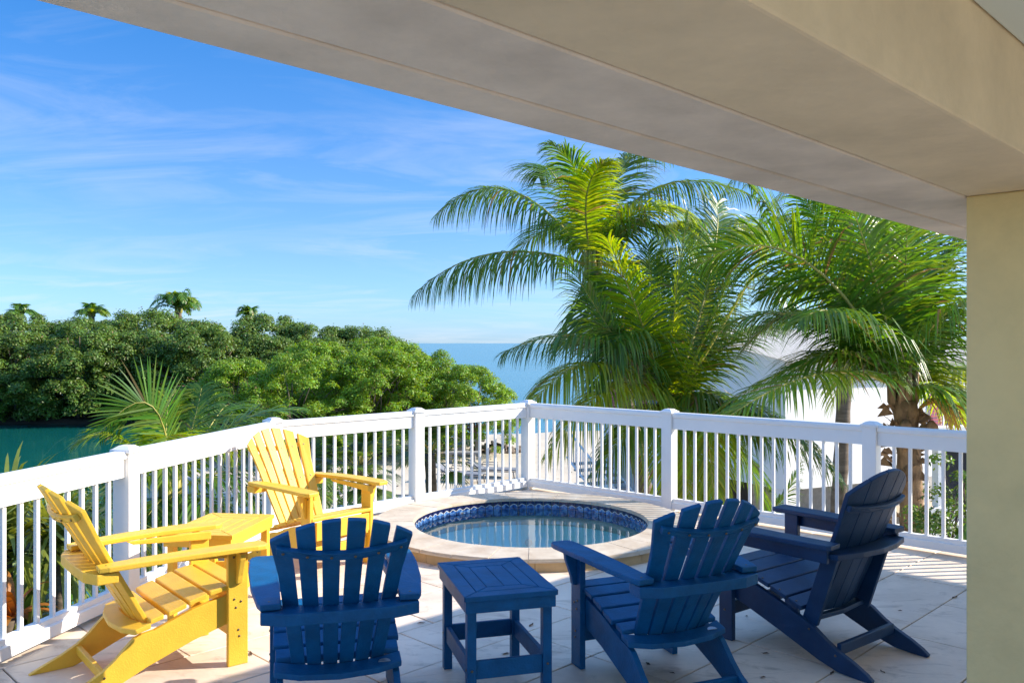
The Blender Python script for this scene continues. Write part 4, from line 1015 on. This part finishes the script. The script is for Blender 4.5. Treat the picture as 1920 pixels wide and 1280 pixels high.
# front yard wall and low building piece on the right
def wall_thing(nm, label, p, q, z0, z1, m, wd=.2, cat='wall'):
    return link(nm, obox(p, q, wd, z0, z1, bev=.01, seg=1), m, label=label, cat=cat)
wall_thing('garden_wall', 'low white garden wall behind the sea grapes at the right', (5.2, 11.9), (9.5, 12.8), GZ, -1.05, m_white)
an = thing('white_outbuilding', 'white outbuilding with a framed window and stair slope at the far right behind the shrubs', 'building')
link('wall', obox((6.9, 14.4), (12.5, 16.0), .2, GZ, -1.3, bev=.01, seg=1), m_white, parent=an)
link('sill', obox((6.9, 14.2), (12.5, 15.8), .12, -1.34, -1.24, bev=.01, seg=1), m_white, parent=an)
link('pane', obox((7.2, 14.55), (12.5, 16.05), .05, -1.3, -.25, bev=0), m_dark, parent=an)
for k in range(4):
    x_ = 7.1 + k * 1.5; link('window_frame', obox((x_, 14.32 + k * .42), (x_ + .14, 14.36 + k * .42), .14, -1.24, -.25, bev=0), m_white, parent=an)
link('lintel', obox((6.9, 14.3), (12.5, 15.9), .2, -.249, .1, bev=.01, seg=1), m_white, parent=an)
bm = bmesh.new(); prism([(0, -2.9), (2.6, -1.2), (2.6, -.95), (0, -2.65)], 0, .15, f=lambda a_, z, d: (5.6 + a_ * .96, 12.95 + a_ * .27 + d, z), bm=bm)
link('stair_stringer', bm_mesh(bm), m_white, parent=an)
# coiled black hose
hs_ = thing('garden_hose', 'coiled black hose hanging beside the shaggy palm trunk', 'hose', (4.55, 9.75, -1.15))
bm = bmesh.new()
for k in range(9):
    rx = .12 + .018 * k; rz_ = .30 + .02 * k
    pts = [Vector((rx * math.cos(2 * math.pi * i / 22) + rnd.uniform(-.01, .01), .012 * k, rz_ * math.sin(2 * math.pi * i / 22) - .02 * k)) for i in range(23)]
    tube(bm, pts, .012, 6, cap=False)
link('coil', bm_mesh(bm), m_hose, parent=hs_)
link('bracket', tube_mesh([(0, .15, .40), (0, -.02, .40)], [.02, .02], 6), m_metal, parent=hs_)
link('bracket', tube_mesh([(0, .15, -2.5), (0, .15, .42)], [.02, .02], 6), m_metal, parent=hs_)

# ---------------------------------------------------------------- beach things
def lounger(label, loc, rz, closed=False):
    T = thing('sun_lounger', label, 'sun lounger', loc, rz, 'sun loungers on the sand')
    bm = bmesh.new()
    for x in (-.32, .32):
        tube(bm, [(x, -.9, .32), (x, .95, .32)], .022, 6); tube(bm, [(x, -.8, .32), (x, -.85, 0)], .022, 6); tube(bm, [(x, .85, .32), (x, .9, 0)], .022, 6)
        tube(bm, [(x, -.1, .33), (x, -.12, .58), (x, .45, .58), (x, .5, .33)], .018, 6)
    link('frame', bm_mesh(bm), m_metal, parent=T)
    link('mattress', prism([(-.9, .345), (.4, .345), (.4, .40), (-.9, .40)], -.3, .3, f=lambda y, z, x: (x, y, z), bev=.015), m_cush, parent=T)
    link('backrest', prism([(.4, .345), (.95, .62), (.92, .68), (.37, .40)], -.3, .3, f=lambda y, z, x: (x, y, z), bev=.015), m_cush, parent=T)
g1 = gp(862, 905, GZ); g2 = gp(925, 897, GZ)
lounger('grey framed sun lounger on the sand, the one nearer the fan palm', g1, R(70)); lounger('grey sun lounger on the sand, the one nearer the railing corner', g2, R(82))
tb_ = thing('stone_bench', 'pale concrete garden table and bench on the sand under the trees', 'bench', gp(866, 868, GZ))
link('seat', box(-.75, .75, -.22, .22, .42, .50, bev=.01), m_conc, parent=tb_)
for x in (-.5, .5): link('leg', box(x - .09, x + .09, -.18, .18, 0, .42, bev=.02), m_conc, parent=tb_)
tb_ = thing('stone_table', 'round-edged concrete table behind the concrete bench', 'table', gp(880, 855, GZ))
link('tabletop', box(-.7, .7, -.45, .45, .70, .78, bev=.02), m_conc, parent=tb_)
for x in (-.4, .4): link('leg', box(x - .12, x + .12, -.3, .3, 0, .70, bev=.03), m_conc, parent=tb_)
fp = thing('fire_pit', 'ring of brown rocks and driftwood on the sand', 'fire pit', gp(935, 848, GZ))
for k in range(26):
    a_ = rnd.uniform(0, 6.28); r_ = rnd.uniform(.35, .9); bm = bmesh.new(); bmesh.ops.create_icosphere(bm, subdivisions=2, radius=rnd.uniform(.12, .24))
    for v in bm.verts: v.co *= rnd.uniform(.8, 1.2); v.co.z *= .7
    link('rock', bm_mesh(bm), m_rock, parent=fp, loc=(math.cos(a_) * r_ * 1.3, math.sin(a_) * r_, rnd.uniform(.05, .2)))
for k in range(6):
    a_ = rnd.uniform(0, 3.14); c_ = Vector((rnd.uniform(-.4, .4), rnd.uniform(-.3, .3), rnd.uniform(.2, .4))); d_ = Vector((math.cos(a_), math.sin(a_), .15)) * .6
    link('log', tube_mesh([c_ - d_, c_ + d_], [.07, .06], 7), m_wood, parent=fp)
# driftwood / pebbles strewn on the sand near the plants
bm = bmesh.new()
for k in range(220):
    x_, y_ = rnd.uniform(-6, 3), rnd.uniform(20, 44); s_ = rnd.uniform(.015, .05)
    bmesh.ops.create_icosphere(bm, subdivisions=1, radius=s_, matrix=Matrix.Translation((x_, y_, GZ + .03)) @ Matrix.Scale(.5, 4, (0, 0, 1)))
link('pebbles', bm_mesh(bm), m_rock, kind='stuff')
bm = bmesh.new(); tube(bm, [(0, 0, -1), (0, 0, .55), (0, 0, .6)], [.12, .12, .05], 8)
link('channel_piling', bm_mesh(bm), m_wood, loc=(at(1008, 755, 82).x, 82, WZ), label='tiny dark piling standing in the sea above the railing corner', cat='piling')
